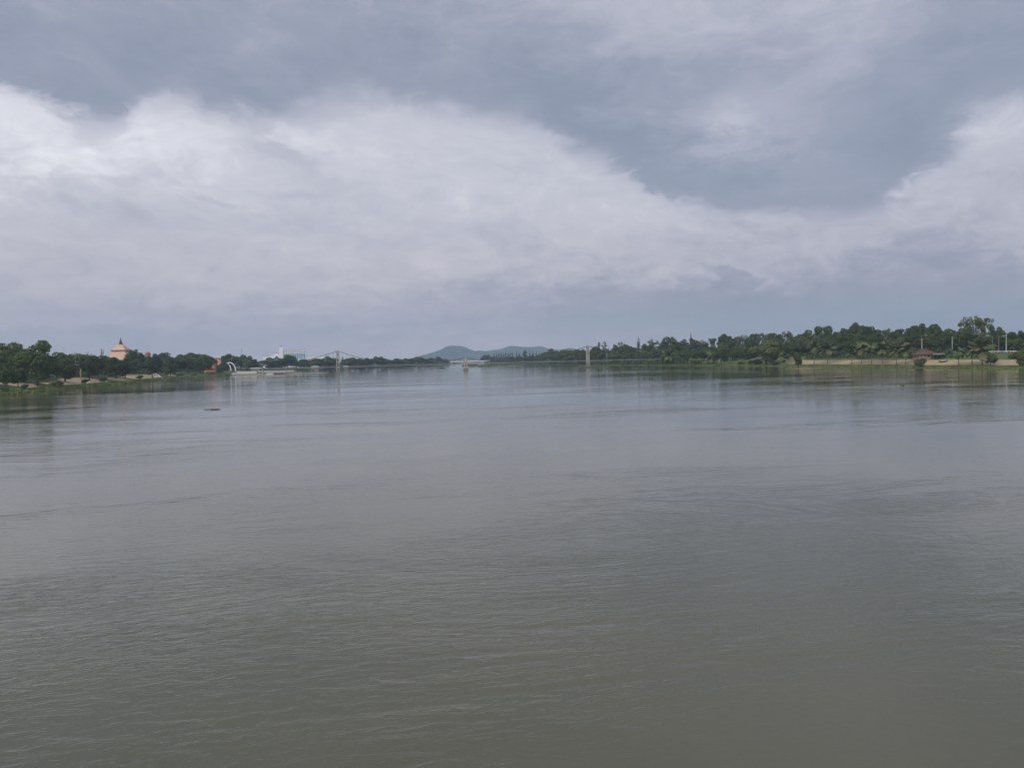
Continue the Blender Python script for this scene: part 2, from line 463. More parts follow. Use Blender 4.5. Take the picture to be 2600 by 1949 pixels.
far = MB().add([(-7900, 2700, 1.2), (7900, 2700, 1.2), (7900, 8900, 3), (-7900, 8900, 3), (-7900, 2700, -1.2), (7900, 2700, -1.2)], [(0, 1, 2, 3), (4, 5, 1, 0)]).obj('far_plain', 'land_soil')
struct(far)
wm = MB().add([(-7950, -520, 0), (7950, -520, 0), (7950, 8950, 0), (-7950, 8950, 0)], [(0, 1, 2, 3)]).obj('river_water', 'water')
struct(wm)

# distant hills
def hills(name, prof, Y, depth, seed):
    rr = np.random.RandomState(seed)
    xs = np.linspace(prof[0][0], prof[-1][0], 70)
    tops = np.interp(xs, [p[0] for p in prof], [p[1] for p in prof])
    mb = MB(); ND = 17
    ph = rr.uniform(0, 6.28, 12)
    for x, t in zip(xs, tops):
        zt = max(ztop(x, t, Y), 2.5)
        for k in range(ND):
            u = (k / (ND - 1)) * 2 - 1
            y = Y + u * depth
            e = max(0.0, 1 - abs(u) ** 1.5)
            rug = 1 + .10 * math.sin(x * .21 + ph[k % 12]) * (1 - e) * 2 + .05 * math.sin(x * .5 + k)*(1-e)
            mb.v.append((slope(x) * Y * (1 + .02 * u), y, 2 + (zt - 2) * e * rug))
    n = len(xs)
    for i in range(n - 1):
        for k in range(ND - 1):
            a = i * ND + k; mb.f.append((a, a + ND, a + ND + 1, a + 1)); mb.mi.append(0)
    return struct(mb.obj(name, 'hill_green', None, True))
hills('hills', [(1030, 913), (1050, 909), (1068, 903.5), (1090, 897), (1105, 893), (1122, 886), (1134, 879), (1150, 876.3), (1160, 878), (1170, 877.8), (1182, 881), (1195, 887), (1206, 891.5), (1216, 889.5), (1235, 891), (1255, 897), (1290, 906), (1310, 910)], 7600, 900, 3)
hills('hills', [(1195, 904), (1215, 896), (1235, 891), (1255, 888), (1272, 886), (1285, 881), (1297, 877.5), (1312, 878.5), (1330, 880.5), (1350, 881), (1372, 878), (1388, 883), (1400, 886.5), (1425, 888), (1445, 882.5), (1458, 885), (1480, 890), (1520, 895), (1600, 900), (1650, 904)], 8150, 700, 8)

# ------------------------------------------------------------------ tree prototypes
NPR = np.random.RandomState(21)
def leaves(points, normals, size, rs, droop=0.0):
    n = len(points)
    nr = normals * .75 + rs.normal(size=(n, 3)) * .55
    nr /= np.linalg.norm(nr, axis=1)[:, None] + 1e-9
    t = rs.normal(size=(n, 3)); t[:, 2] *= .5
    u = np.cross(nr, t); u /= np.linalg.norm(u, axis=1)[:, None] + 1e-9
    w = np.cross(nr, u)
    s = size * rs.uniform(.55, 1.35, size=(n, 1))
    a = s * rs.uniform(.7, 1.2, size=(n, 1)); bb = s * rs.uniform(.45, .8, size=(n, 1))
    V = np.stack([points - u * a, points - w * bb + nr * s * .15, points + u * a, points + w * bb + nr * s * .15], axis=1).reshape(-1, 3)
    Fc = np.arange(4 * n).reshape(-1, 4)
    return V, Fc
def np_mesh(name, V, Fc, mat):
    me = bpy.data.meshes.new(name)
    me.vertices.add(len(V)); me.vertices.foreach_set('co', V.astype(np.float32).ravel())
    k = Fc.shape[1]
    me.loops.add(Fc.size); me.loops.foreach_set('vertex_index', Fc.astype(np.int32).ravel())
    me.polygons.add(len(Fc)); me.polygons.foreach_set('loop_start', np.arange(0, Fc.size, k, dtype=np.int32))
    me.polygons.foreach_set('loop_total', np.full(len(Fc), k, dtype=np.int32))
    me.materials.append(MAT[mat]); me.update(calc_edges=True); return me
def lobe_points(lobes, n, rs, inner=.72):
    lob = np.array(lobes, float)
    area = (lob[:, 3] * lob[:, 4] + lob[:, 3] * lob[:, 5] + lob[:, 4] * lob[:, 5])
    idx = rs.choice(len(lob), size=n, p=area / area.sum())
    d = rs.normal(size=(n, 3)); d /= np.linalg.norm(d, axis=1)[:, None]
    r = rs.uniform(inner, 1.06, size=(n, 1))
    P = lob[idx, :3] + d * r * lob[idx, 3:6]
    keep = np.ones(n, bool)
    for L in lob:
        q = (((P - L[:3]) / L[3:6]) ** 2).sum(1)
        keep &= ~(q < .42)
    return P[keep], d[keep]

PROTO = {}
def proto(kind, H, Wd, lobes, n, leaf, trunk, seed, inner=.72):
    """tree of height H and crown width Wd in metres, kept at that size; instances scale it"""
    rs = np.random.RandomState(seed)
    P, d = lobe_points(lobes, n, rs, inner)
    V, Fc = leaves(P, d, leaf, rs)
    PROTO.setdefault(kind, []).append((H, Wd, np_mesh('crown_leaves', V, Fc, 'leaf'), trunk.mesh('trunk_wood', 'bark', True), trunk))
def limbs(lobes, H, fork, r, rs, lean=.0, every=1):
    mb = MB()
    fx, fy = rs.uniform(-lean, lean), rs.uniform(-lean, lean)
    mb.tube([(0, 0, -.4), (fx * .3, fy * .3, fork * .5), (fx, fy, fork)], [r * 1.25, r, r * .8], 7)
    for L in lobes[::every]:
        c = Vector(L[:3]); s = Vector((fx, fy, fork * rs.uniform(.75, 1.0)))
        m = s.lerp(c, .55) + Vector((rs.uniform(-.5, .5), rs.uniform(-.5, .5), -.4))
        mb.tube([s, m, c + Vector((0, 0, L[5] * .4))], [r * .55, r * .33, r * .1], 5)
    return mb
def mk_round(seed, H=14., Wd=13., n=6500, leaf=.40, cb=.12):
    rs = np.random.RandomState(seed); lob = []
    for _ in range(22):
        a = rs.uniform(0, 6.283); e = rs.uniform(-1, 1)
        rr = Wd * .33 * math.sqrt(max(.08, 1 - e * e * .9)); zc = H * (cb + (1 - cb) * .5) + e * H * (1 - cb) * .38
        r = rs.uniform(.11, .19) * Wd
        lob.append((rr * math.cos(a), rr * math.sin(a), zc, r, r, r * rs.uniform(.7, .95)))
    lob.append((0, 0, H * .62, Wd * .26, Wd * .26, H * .24))
    top = max(l[2] + l[5] for l in lob)
    lob = [(a, b, c * H / top, d, e, f * H / top) for a, b, c, d, e, f in lob]
    proto('round', H, Wd, lob, n, leaf, limbs(lob, H, H * .25, .32, rs, .3, 3), seed)
def mk_spread(seed, H=15., Wd=20., n=7000, leaf=.42):
    rs = np.random.RandomState(seed); lob = []
    for _ in range(26):
        a = rs.uniform(0, 6.283); q = math.sqrt(rs.uniform(0.02, 1)) * Wd * .4
        zc = H * (.78 - .34 * (q / (Wd * .4)) ** 2) + rs.uniform(-.10, .06) * H
        r = rs.uniform(.09, .15) * Wd
        lob.append((q * math.cos(a), q * math.sin(a), zc, r, r, r * rs.uniform(.38, .6)))
    top = max(l[2] + l[5] for l in lob)
    lob = [(a, b, c * H / top, d, e, f * H / top) for a, b, c, d, e, f in lob]
    proto('spread', H, Wd, lob, n, leaf, limbs(lob, H, H * .3, .42, rs, .4, 3), seed, .6)
def mk_tall(seed, H=20., Wd=11., n=4200, leaf=.36):
    rs = np.random.RandomState(seed); lob = []
    for _ in range(24):
        z = rs.uniform(.36, .96); a = rs.uniform(0, 6.283)
        q = rs.uniform(.1, .42) * Wd * (1.15 - abs(z - .6) * 1.1)
        r = rs.uniform(.08, .15) * Wd
        lob.append((q * math.cos(a), q * math.sin(a), z * H, r, r, r * rs.uniform(.8, 1.4)))
    top = max(l[2] + l[5] for l in lob)
    lob = [(a, b, c * H / top, d, e, f * H / top) for a, b, c, d, e, f in lob]
    proto('tall', H, Wd, lob, n, leaf, limbs(lob, H, H * .38, .26, rs, .5, 2), seed, .3)
def mk_sparse(seed, H=16., Wd=12., n=1500, leaf=.34):
    rs = np.random.RandomState(seed); lob = []
    for _ in range(17):
        z = rs.uniform(.5, .97); a = rs.uniform(0, 6.283); q = rs.uniform(.15, .44) * Wd
        r = rs.uniform(.05, .09) * Wd
        lob.append((q * math.cos(a), q * math.sin(a), z * H, r, r, r))
    top = max(l[2] + l[5] for l in lob)
    lob = [(a, b, c * H / top, d, e, f * H / top) for a, b, c, d, e, f in lob]
    proto('sparse', H, Wd, lob, n, leaf, limbs(lob, H, H * .42, .30, rs, .5, 1), seed, .2)
def mk_cone(seed, H=18., Wd=5., n=3000, leaf=.34):
    rs = np.random.RandomState(seed); lob = []
    for _ in range(22):
        z = rs.uniform(.1, .97); a = rs.uniform(0, 6.283)
        q = Wd * .27 * (1 - z) ** .55; r = Wd * (.24 * (1 - z) ** .6 + .07)
        lob.append((q * math.cos(a), q * math.sin(a), z * H, r, r, r * 1.3))
    top = max(l[2] + l[5] for l in lob)
    lob = [(a, b, c * H / top, d, e, f * H / top) for a, b, c, d, e, f in lob]
    mb = MB(); mb.tube([(0, 0, -.3), (0, 0, H * .5), (0, 0, H * .9)], [.28, .18, .05], 6)
    proto('cone', H, Wd, lob, n, leaf, mb, seed, .4)
def mk_bush(seed, H=4., Wd=6., n=1800, leaf=.24):
    rs = np.random.RandomState(seed); lob = []
    for _ in range(14):
        a = rs.uniform(0, 6.283); q = rs.uniform(0, .36) * Wd; r = rs.uniform(.13, .22) * Wd
        lob.append((q * math.cos(a), q * math.sin(a), H * rs.uniform(.2, .7), r, r, r * .75))
    top = max(l[2] + l[5] for l in lob)
    lob = [(a, b, c * H / top, d, e, f * H / top) for a, b, c, d, e, f in lob]
    mb = MB()
    for L in lob[::3]: mb.tube([(0, 0, -.2), (L[0] * .5, L[1] * .5, L[2] * .6), L[:3]], [.12, .08, .03], 5)
    proto('bush', H, Wd, lob, n, leaf, mb, seed)
for s_ in (1, 2, 3, 4): mk_round(s_)
for s_ in (5, 6, 7): mk_round(s_, 17., 13., 7000, .42, .06)
for s_ in (11, 12, 13): mk_spread(s_)
for s_ in (21, 22, 23): mk_tall(s_)
for s_ in (31, 32): mk_sparse(s_)
for s_ in (41, 42): mk_cone(s_)
for s_ in (51, 52, 53): mk_bush(s_)
# bare pale tree
def mk_bare(seed, H=16., Wd=10.):
    rs = np.random.RandomState(seed); mb = MB(); tips = []
    def grow(p, d, L, r, dep):
        q = p + d * L * .5 + Vector(rs.uniform(-.06, .06, 3)) * L; e = p + d * L
        mb.tube([p, q, e], [r, r * .85, r * .68], 6)
        if dep == 0: tips.append(e); return
        for _ in range(3 if dep > 1 else 2):
            nd = (d + Vector(rs.uniform(-.8, .8, 3)) + Vector((0, 0, .25))).normalized()
            grow(e, nd, L * rs.uniform(.55, .75), r * .6, dep - 1)
    grow(Vector((0, 0, -.4)), Vector((.03, 0, 1)).normalized(), H * .36, .45, 4)
    top = max(v[2] for v in mb.v); mb.v = [(x, y, z * H / top if z > 0 else z) for x, y, z in mb.v]
    P = np.array([t[:] for t in tips]); P[:, 2] *= H / top
    P = np.repeat(P, 7, 0) + rs.normal(size=(len(P) * 7, 3)) * .45
    V, Fc = leaves(P, rs.normal(size=P.shape), .26, rs)
    me = mb.mesh('trunk_wood', 'bark_pale', True)
    PROTO['bare'] = [(H, Wd, np_mesh('crown_leaves', V, Fc, 'leaf'), me, mb)]
mk_bare(61)

COLS = {'dark': ((.080, .116, .044), 'dark green'), 'mid': ((.100, .136, .044), 'green'), 'light': ((.128, .162, .056), 'light green'),
        'pale': ((.150, .172, .098), 'pale grey-green'), 'olive': ((.150, .165, .055), 'yellow-green'), 'rust': ((.10, .075, .05), 'brownish')}
KW = {'round': 'round-crowned tree', 'spread': 'wide spreading tree', 'tall': 'tall airy tree', 'sparse': 'thin ragged tree', 'cone': 'narrow column-shaped tree', 'bush': 'bushy shrub', 'bare': 'nearly bare pale tree'}
KN = {'round': 'round_tree', 'spread': 'spreading_tree', 'tall': 'tall_tree', 'sparse': 'ragged_tree', 'cone': 'column_tree', 'bush': 'shrub', 'bare': 'bare_tree'}
ORD = ['first', 'second', 'third', 'fourth', 'fifth', 'sixth', 'seventh', 'eighth', 'ninth', 'tenth', 'eleventh', 'twelfth', 'thirteenth', 'fourteenth', 'fifteenth', 'sixteenth', 'seventeenth', 'eighteenth', 'nineteenth', 'twentieth']

def at_offset(px, side, o):
    """point in photo column px lying o metres inland of the waterline"""
    s = slope(px); best = None
    for y in np.arange(250, 2700, 2.0):
        oo = (shore(side, y) - s * y) * (1 if side < 0 else -1)
        if oo >= o: best = y; break
    y = best
    if y is None:
        ys_ = np.arange(600, 2700, 4.0); y = float(ys_[int(np.argmax([(shore(side, q) - s * q) * (1 if side < 0 else -1) for q in ys_]))])
    return Vector((s * y, y, land(side, s * y, y)))
def at_base(px, py, side):
    d = ray(px, py); y = 250.0
    while y < 2600:
        z = CAM_H + d.z / d.y * y
        if z <= max(0.0, land(side, d.x / d.y * y, y)): break
        y += 1.0
    x = d.x / d.y * y
    return Vector((x, y, max(-.2, land(side, x, y))))
def at_y(px, y, side):
    s = slope(px); return Vector((s * y, y, land(side, s * y, y)))

def tree(pos, H, Wd, kind, col, label, group, cat='tree'):
    pr = PROTO[kind]; k = R_.randrange(len(pr)) if kind != 'round' else (R_.randrange(4) if H / Wd < 1.15 else 4 + R_.randrange(3))
    pH, pW, cm, tm, _ = pr[k]
    t = thing(KN[kind], label, cat, (pos.x, pos.y, pos.z - .05), R_.uniform(0, 6.28), group)
    t.scale = (Wd / pW, Wd / pW, H / pH)
    c = link('crown', cm, t); w = link('trunk', tm, t)
    cc = COLS[col][0]; v = R_.uniform(.85, 1.18)
    c.color = (cc[0] * v * R_.uniform(.92, 1.1), cc[1] * v, cc[2] * v, 1)
    return t

def row(items, phrase, group, side, o=None, y=None, wk=1.15):
    """items: (px, top_py, width_px, kind, colour[, base_py | ('o', metres)])"""
    items = sorted(items, key=lambda q: q[0])
    cnt = {}
    tot = {}
    for it in items: tot[(it[3], it[4])] = tot.get((it[3], it[4]), 0) + 1
    for it in items:
        px, top, w, kind, col = it[:5]
        if len(it) > 5 and not isinstance(it[5], tuple): p = at_base(px, it[5], side)
        elif len(it) > 5: p = at_offset(px, side, it[5][1])
        elif y: p = at_y(px, y, side)
        else: p = at_offset(px, side, o)
        H = max(1.5, ztop(px, top, p.y) - p.z); Wd = w * p.y / FPX * wk
        key = (kind, col); cnt[key] = cnt.get(key, 0) + 1
        lab = f"{COLS[col][1]} {KW[kind]} {phrase}"
        if tot[key] > 1: lab = f"{ORD[cnt[key] - 1]} {COLS[col][1]} {KW[kind]} from the left {phrase}"
        tree(p, H, Wd, kind, col, lab, group, 'shrub' if kind == 'bush' else 'tree')

# ---- left bank
row([(22, 868, 82, 'round', 'light', ('o', 36)), (95, 863, 88, 'round', 'mid', 977), (46, 928, 42, 'round', 'dark', 983), (18, 930, 34, 'round', 'mid', 981),
     (5, 905, 55, 'round', 'dark', ('o', 30)), (70, 905, 50, 'round', 'light', ('o', 40)), (125, 905, 60, 'round', 'dark', ('o', 44))],
    'on sandy bank at photo left edge', 'trees at the left edge', -1)
row([(166, 904, 60, 'round', 'dark', 969), (207, 896, 40, 'bare', 'dark', 961), (227, 902, 46, 'round', 'dark', 966), (250, 903, 34, 'round', 'dark', 960),
     (295, 906, 54, 'round', 'mid', 961), (318, 905, 40, 'round', 'dark', 960), (150, 893, 50, 'round', 'mid', ('o', 45)), (190, 897, 55, 'round', 'mid', ('o', 52)),
     (225, 899, 50, 'round', 'light', ('o', 52)), (262, 901, 48, 'round', 'mid', ('o', 52)), (285, 908, 40, 'round', 'light', ('o', 55)), (274, 911, 30, 'round', 'dark', ('o', 40))],
    'below the peach spire', 'bank trees left of the peach spire', -1)
row([(340, 886, 46, 'tall', 'dark', ('o', 50)), (336, 898, 40, 'round', 'mid', ('o', 56)), (352, 897, 40, 'round', 'dark', ('o', 48)), (367, 905, 45, 'round', 'mid', ('o', 46)), (387, 904, 38, 'round', 'dark', 959.5),
     (396, 897, 18, 'round', 'dark', ('o', 75)), (420, 894, 48, 'round', 'mid', ('o', 62)), (433, 906, 34, 'round', 'dark', 958.5), (455, 899, 44, 'round', 'mid', ('o', 55)),
     (345, 912, 40, 'round', 'dark', ('o', 30)), (408, 908, 36, 'round', 'dark', ('o', 36)), (478, 895, 62, 'round', 'dark', ('o', 48)), (478, 902, 44, 'sparse', 'mid', 946.5),
     (512, 898, 50, 'round', 'mid', ('o', 52)), (509, 912, 30, 'round', 'dark', 947.5), (532, 905, 34, 'round', 'dark', ('o', 60))],
    'between peach spire and white arches', 'bank trees between the spire and the arches', -1)
row([(567, 918, 25, 'round', 'dark', ('o', 12)), (559, 928, 22, 'round', 'dark', ('o', 9)), (574, 902, 26, 'round', 'dark'), (590, 898, 46, 'round', 'dark'), (611, 900, 34, 'round', 'mid'), (628, 903, 34, 'round', 'light'),
     (646, 911, 26, 'tall', 'mid'), (658, 916, 22, 'tall', 'mid'), (640, 913, 30, 'round', 'dark')], 'behind the white arches', 'trees behind the arches', -1, y=930)
row([(685, 907, 42, 'round', 'dark'), (704, 913, 34, 'round', 'dark'), (731, 900, 48, 'round', 'dark'), (752, 914, 30, 'tall', 'mid'), (770, 911, 44, 'round', 'dark'), (800, 909, 42, 'round', 'mid'), (674, 914, 22, 'tall', 'mid'), (716, 909, 30, 'round', 'mid'),
     (822, 909, 32, 'tall', 'mid'), (838, 903.5, 36, 'round', 'dark'), (850, 908, 26, 'round', 'mid')], 'in front of the white hotel block', 'trees before the hotel', -1, y=1040)
row([(870, 905, 15, 'cone', 'mid', ('o', 12)), (882, 909, 30, 'round', 'mid', ('o', 12)), (903, 907, 40, 'round', 'mid', ('o', 12)), (920, 910, 30, 'round', 'dark', ('o', 12)), (937, 908, 30, 'round', 'dark', ('o', 12)),
     (960, 904, 32, 'round', 'dark', ('o', 14)), (981, 909, 40, 'round', 'dark', ('o', 10)), (1005, 909.5, 38, 'round', 'dark', ('o', 12)), (1022, 912, 34, 'round', 'dark', ('o', 10)), (1037, 909, 38, 'round', 'dark', ('o', 10)),
     (1063, 905, 32, 'round', 'dark', ('o', 10)), (1082, 910, 28, 'round', 'dark', ('o', 10)), (1095, 908, 26, 'round', 'dark', ('o', 10)), (1114, 904.5, 20, 'round', 'dark', ('o', 8)), (1128, 911, 24, 'round', 'dark', ('o', 8))],
    'on hazy far left shore', 'trees along the far left shore', -1)
row([(1142, 913.5, 22, 'round', 'dark'), (1158, 914.5, 22, 'round', 'dark'), (1176, 914, 24, 'round', 'dark'), (1194, 914.5, 22, 'round', 'dark'), (1212, 914, 24, 'round', 'dark')],
    'under the far white road bridge', 'trees beyond the road bridge', -1, y=2600)
row([(12, 983, 26, 'bush', 'mid', 996), (62, 975, 22, 'bush', 'dark', 990), (135, 968, 26, 'bush', 'light', 984), (152, 966, 18, 'bush', 'olive', 982), (215, 962, 22, 'bush', 'mid', 975), (262, 957, 20, 'bush', 'light', 969), (355, 952, 18, 'bush', 'mid', 962), (455, 948, 24, 'bush', 'mid', 955), (492, 946, 22, 'bush', 'olive', 953), (540, 945, 20, 'bush', 'mid', 951)],
    'along the left waterline', 'shrubs along the left waterline', -1)
# ---- far right shore
row([(1235, 900.5, 30, 'round', 'dark', ('o', 10))] + [(x, t, 7.5, 'cone', 'dark', ('o', 34)) for x, t in
     ((1255, 894), (1261.5, 894.5), (1267, 893), (1273, 893), (1278.5, 893.5), (1284, 891.5), (1290, 893), (1295, 892), (1301, 890.5), (1312, 891), (1318.5, 892), (1345, 890.5), (1353, 889), (1362, 890.5), (1369, 892.5))]
    + [(1333, 887.5, 16, 'tall', 'dark', ('o', 30))], 'before the blue hills', 'tree row before the hills', 1, wk=1.0)
row([(1250, 905, 26, 'round', 'dark'), (1268, 907, 24, 'round', 'dark'), (1284, 906, 24, 'round', 'mid'), (1302, 905, 26, 'round', 'dark'), (1318, 903, 26, 'round', 'mid'), (1336, 902, 26, 'round', 'mid'), (1355, 902, 26, 'round', 'dark'), (1372, 899, 28, 'round', 'mid')],
    'under the column tree row', 'low trees under the column trees', 1, o=14)
row([(1385, 893, 30, 'round', 'mid'), (1399, 884.5, 24, 'spread', 'dark', ('o', 40)), (1416, 890, 32, 'round', 'mid'), (1434, 887, 34, 'round', 'mid'), (1455, 886.5, 36, 'round', 'light'), (1476, 886, 34, 'round', 'mid'), (1496, 887, 30, 'round', 'mid'), (1408, 900, 30, 'round', 'dark', ('o', 6)), (1445, 898, 34, 'round', 'mid', ('o', 6)), (1480, 899, 30, 'round', 'dark', ('o', 6))],
    'behind the right bridge tower', 'trees behind the right bridge tower', 1, o=16)
# ---- right bank, from the bridge to the flat rain tree
row([(1510, 879, 34, 'round', 'mid'), (1527, 866, 28, 'sparse', 'rust'), (1545, 878, 9, 'cone', 'dark'), (1563, 874, 26, 'round', 'mid'), (1580, 867, 28, 'sparse', 'mid'), (1584, 874, 34, 'round', 'light'), (1604, 878, 36, 'round', 'dark'),
     (1622, 855, 15, 'cone', 'mid'), (1643, 872, 36, 'round', 'dark'), (1662, 860, 34, 'tall', 'mid'), (1526, 888, 40, 'round', 'mid', ('o', 14)), (1560, 890, 40, 'round', 'light', ('o', 12)), (1595, 892, 40, 'round', 'dark', ('o', 10)), (1625, 888, 46, 'round', 'mid', ('o', 12)), (1668, 884, 50, 'round', 'mid', ('o', 14))],
    'right of the bridge tower', 'trees right of the bridge tower', 1, o=45)
row([(1702, 854, 48, 'round', 'dark'), (1732, 861, 36, 'round', 'dark'), (1761, 858, 34, 'round', 'mid'), (1784, 862, 34, 'tall', 'pale'), (1807, 858, 36, 'tall', 'mid'), (1841, 847, 40, 'spread', 'dark'), (1864, 855, 34, 'round', 'dark'),
     (1883, 850, 38, 'tall', 'pale'), (1913, 847, 40, 'round', 'dark'), (1937, 845, 34, 'tall', 'pale'), (1958, 845, 34, 'round', 'dark')],
    'on skyline behind the flat rain tree', 'skyline trees right of centre', 1, o=78)
row([(1745, 888, 58, 'spread', 'dark', 925), (1831, 882, 44, 'round', 'dark', 927), (1946, 862, 78, 'round', 'olive', 925.5), (1860, 880, 50, 'round', 'mid', ('o', 30)), (1790, 880, 46, 'round', 'mid', ('o', 32)), (1710, 884, 46, 'round', 'mid', ('o', 28)), (1900, 882, 44, 'round', 'dark', ('o', 34)),
     (1690, 905, 30, 'bush', 'light', ('o', 8)), (1770, 913, 26, 'bush', 'mid', ('o', 4)), (1880, 917, 26, 'bush', 'mid', ('o', 4)), (1905, 915, 24, 'bush', 'olive', ('o', 5)), (1970, 917, 24, 'bush', 'dark', ('o', 4)), (1920, 911, 30, 'round', 'dark', ('o', 4))],
    'on grassy bank left of the beach', 'bank trees left of the beach', 1)
row([(2000, 840, 40, 'tall', 'pale'), (1975, 848, 36, 'round', 'dark'), (2024, 848, 36, 'round', 'dark'), (2049, 837, 44, 'round', 'dark'), (2093, 827, 46, 'round', 'dark'), (2122, 842, 34, 'round', 'dark'), (2148, 833, 42, 'round', 'dark'), (2176, 818, 44, 'spread', 'dark'), (2202, 828, 44, 'round', 'dark'), (2222, 836, 40, 'round', 'dark'), (2250, 833, 34, 'tall', 'mid')],
    'on skyline above the sand beach', 'skyline trees above the beach', 1, o=78)
row([(2027, 893, 22, 'round', 'dark', 933), (2060, 872, 60, 'round', 'dark', ('o', 50)), (2100, 866, 60, 'round', 'dark', ('o', 54)), (2145, 868, 60, 'round', 'dark', ('o', 54)), (2190, 864, 60, 'round', 'dark', ('o', 56)), (2235, 868, 56, 'round', 'dark', ('o', 54)), (2015, 878, 50, 'round', 'dark', ('o', 44)), (2120, 896, 44, 'bush', 'mid', ('o', 40))],
    'behind the beach palms', 'wood edge behind the palms', 1)
row([(2281, 835, 50, 'spread', 'dark'), (2318, 826, 44, 'spread', 'mid'), (2341, 820.5, 46, 'round', 'dark'), (2375, 821.5, 56, 'round', 'dark'), (2411, 834, 44, 'spread', 'mid'), (2452, 803, 40, 'tall', 'olive'), (2478, 801, 46, 'tall', 'olive'), (2503, 806, 40, 'tall', 'olive'), (2520, 828, 26, 'round', 'dark'), (2540, 829, 30, 'round', 'dark'), (2565, 842, 36, 'round', 'dark'), (2594, 839, 36, 'round', 'dark'), (2436, 832, 34, 'round', 'dark')],
    'on skyline behind pavilion and lamp posts', 'skyline trees at the right', 1, o=92)
row([(2338, 909, 30, 'bush', 'dark', 933), (2515, 898, 30, 'round', 'light', 928), (2590, 884, 46, 'round', 'mid', 931), (2290, 862, 60, 'round', 'dark', ('o', 62)), (2345, 858, 60, 'round', 'mid', ('o', 66)), (2395, 856, 60, 'round', 'dark', ('o', 66)), (2440, 864, 50, 'round', 'dark', ('o', 66)), (2490, 862, 56, 'round', 'dark', ('o', 70)), (2540, 864, 50, 'round', 'dark', ('o', 70)), (2580, 860, 44, 'spread', 'mid', ('o', 66)),
     (2372, 890, 22, 'sparse', 'dark', ('o', 46))],
    'around the red-roofed pavilion', 'trees round the pavilion', 1)

# fillers that close the wood behind
def sky_of(lst):
    a = sorted(lst); return lambda x: float(np.interp(x, [q[0] for q in a], [q[1] for q in a]))
right_sky = sky_of([(1500, 884), (1560, 880), (1620, 882), (1700, 864), (1760, 868), (1840, 862), (1940, 860), (2000, 855), (2090, 842), (2180, 836), (2250, 846), (2340, 834), (2400, 838), (2470, 838), (2540, 846), (2620, 850)])
left_sky = sky_of([(-20, 885), (60, 880), (140, 900), (200, 902), (280, 916), (335, 905), (360, 908), (420, 904), (480, 905), (520, 907), (560, 918)])
def filler(sky_f, x0, x1, step, side, os_, segs, cols):
    for o in os_:
        x = x0 + R_.uniform(0, step)
        while x < x1:
            p = at_offset(x, side, o + R_.uniform(-6, 6))
            H = max(4, ztop(x, sky_f(x) + R_.uniform(0, 16), p.y) - p.z)
            Wd = R_.uniform(.55, .95) * max(8, H)
            kd, cl = R_.choice(['round', 'round', 'round', 'tall', 'spread']), R_.choice(cols)
            sg = [q for q in segs if x >= q[0]][-1][1]
            tree(p, H, Wd, kd, cl, f"{COLS[cl][1]} {KW[kd]} {'deep inside' if o > 80 else 'crowded into'} the wood {sg}", f'wood trees {sg}')
            x += step * R_.uniform(.75, 1.25)
filler(right_sky, 1505, 2620, 26, 1, (66, 105), [(0, 'right of the pink bridge pylon'), (1690, 'behind the flat rain tree'), (1870, 'behind the yellow-green tree'), (2030, 'above the sand beach'), (2260, 'behind the red pavilion'), (2420, 'behind the biggest palm')], ['dark', 'dark', 'mid', 'mid', 'pale', 'light'])
filler(left_sky, -25, 560, 24, -1, (64, 90), [(-99, 'at the photo left edge'), (140, 'behind the bare pale tree'), (250, 'around the spired hall'), (340, 'above the white bank stairs'), (440, 'left of the orange gate')], ['dark', 'dark', 'mid', 'mid', 'light'])

# ------------------------------------------------------------------ undergrowth, grass, weeds (uncountable)
def scatter_mesh(name, pts, size, mat, rs, label, cat, up=.6):
    P = np.array(pts); N = rs.normal(size=P.shape); N[:, 2] = np.abs(N[:, 2]) + up
    N /= np.linalg.norm(N, axis=1)[:, None]
    V, Fc = leaves(P, N, size, rs)
    return struct(link(name, np_mesh(name, V, Fc, mat)), 'stuff', label, cat)
rs = np.random.RandomState(77)
def under(side, y0, y1, o0, o1, hmax, n):
    pts = []
    for _ in range(n):
        y = rs.uniform(y0, y1); o = rs.uniform(o0, o1)
        k = .55 + .45 * math.sin(y * .13 + o * .21) * math.sin(y * .047)
        x = shore(side, y) + side * o
        pts.append((x, y, land_o(side, o, y) + hmax * k * rs.uniform(0, 1) ** .8))
    return pts
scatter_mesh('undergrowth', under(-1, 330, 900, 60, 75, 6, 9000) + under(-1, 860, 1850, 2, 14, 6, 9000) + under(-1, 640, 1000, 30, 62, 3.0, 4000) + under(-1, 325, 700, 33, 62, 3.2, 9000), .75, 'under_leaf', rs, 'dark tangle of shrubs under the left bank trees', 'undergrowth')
scatter_mesh('undergrowth', under(1, 350, 900, 62, 75, 7, 11000) + under(1, 690, 1760, 1.5, 16, 6, 11000) + under(1, 590, 760, 38, 56, 4.0, 3000) + under(1, 452, 600, 33, 58, 4.2, 6000), .75, 'under_leaf', rs, 'dark tangle of shrubs under the right bank trees', 'undergrowth')

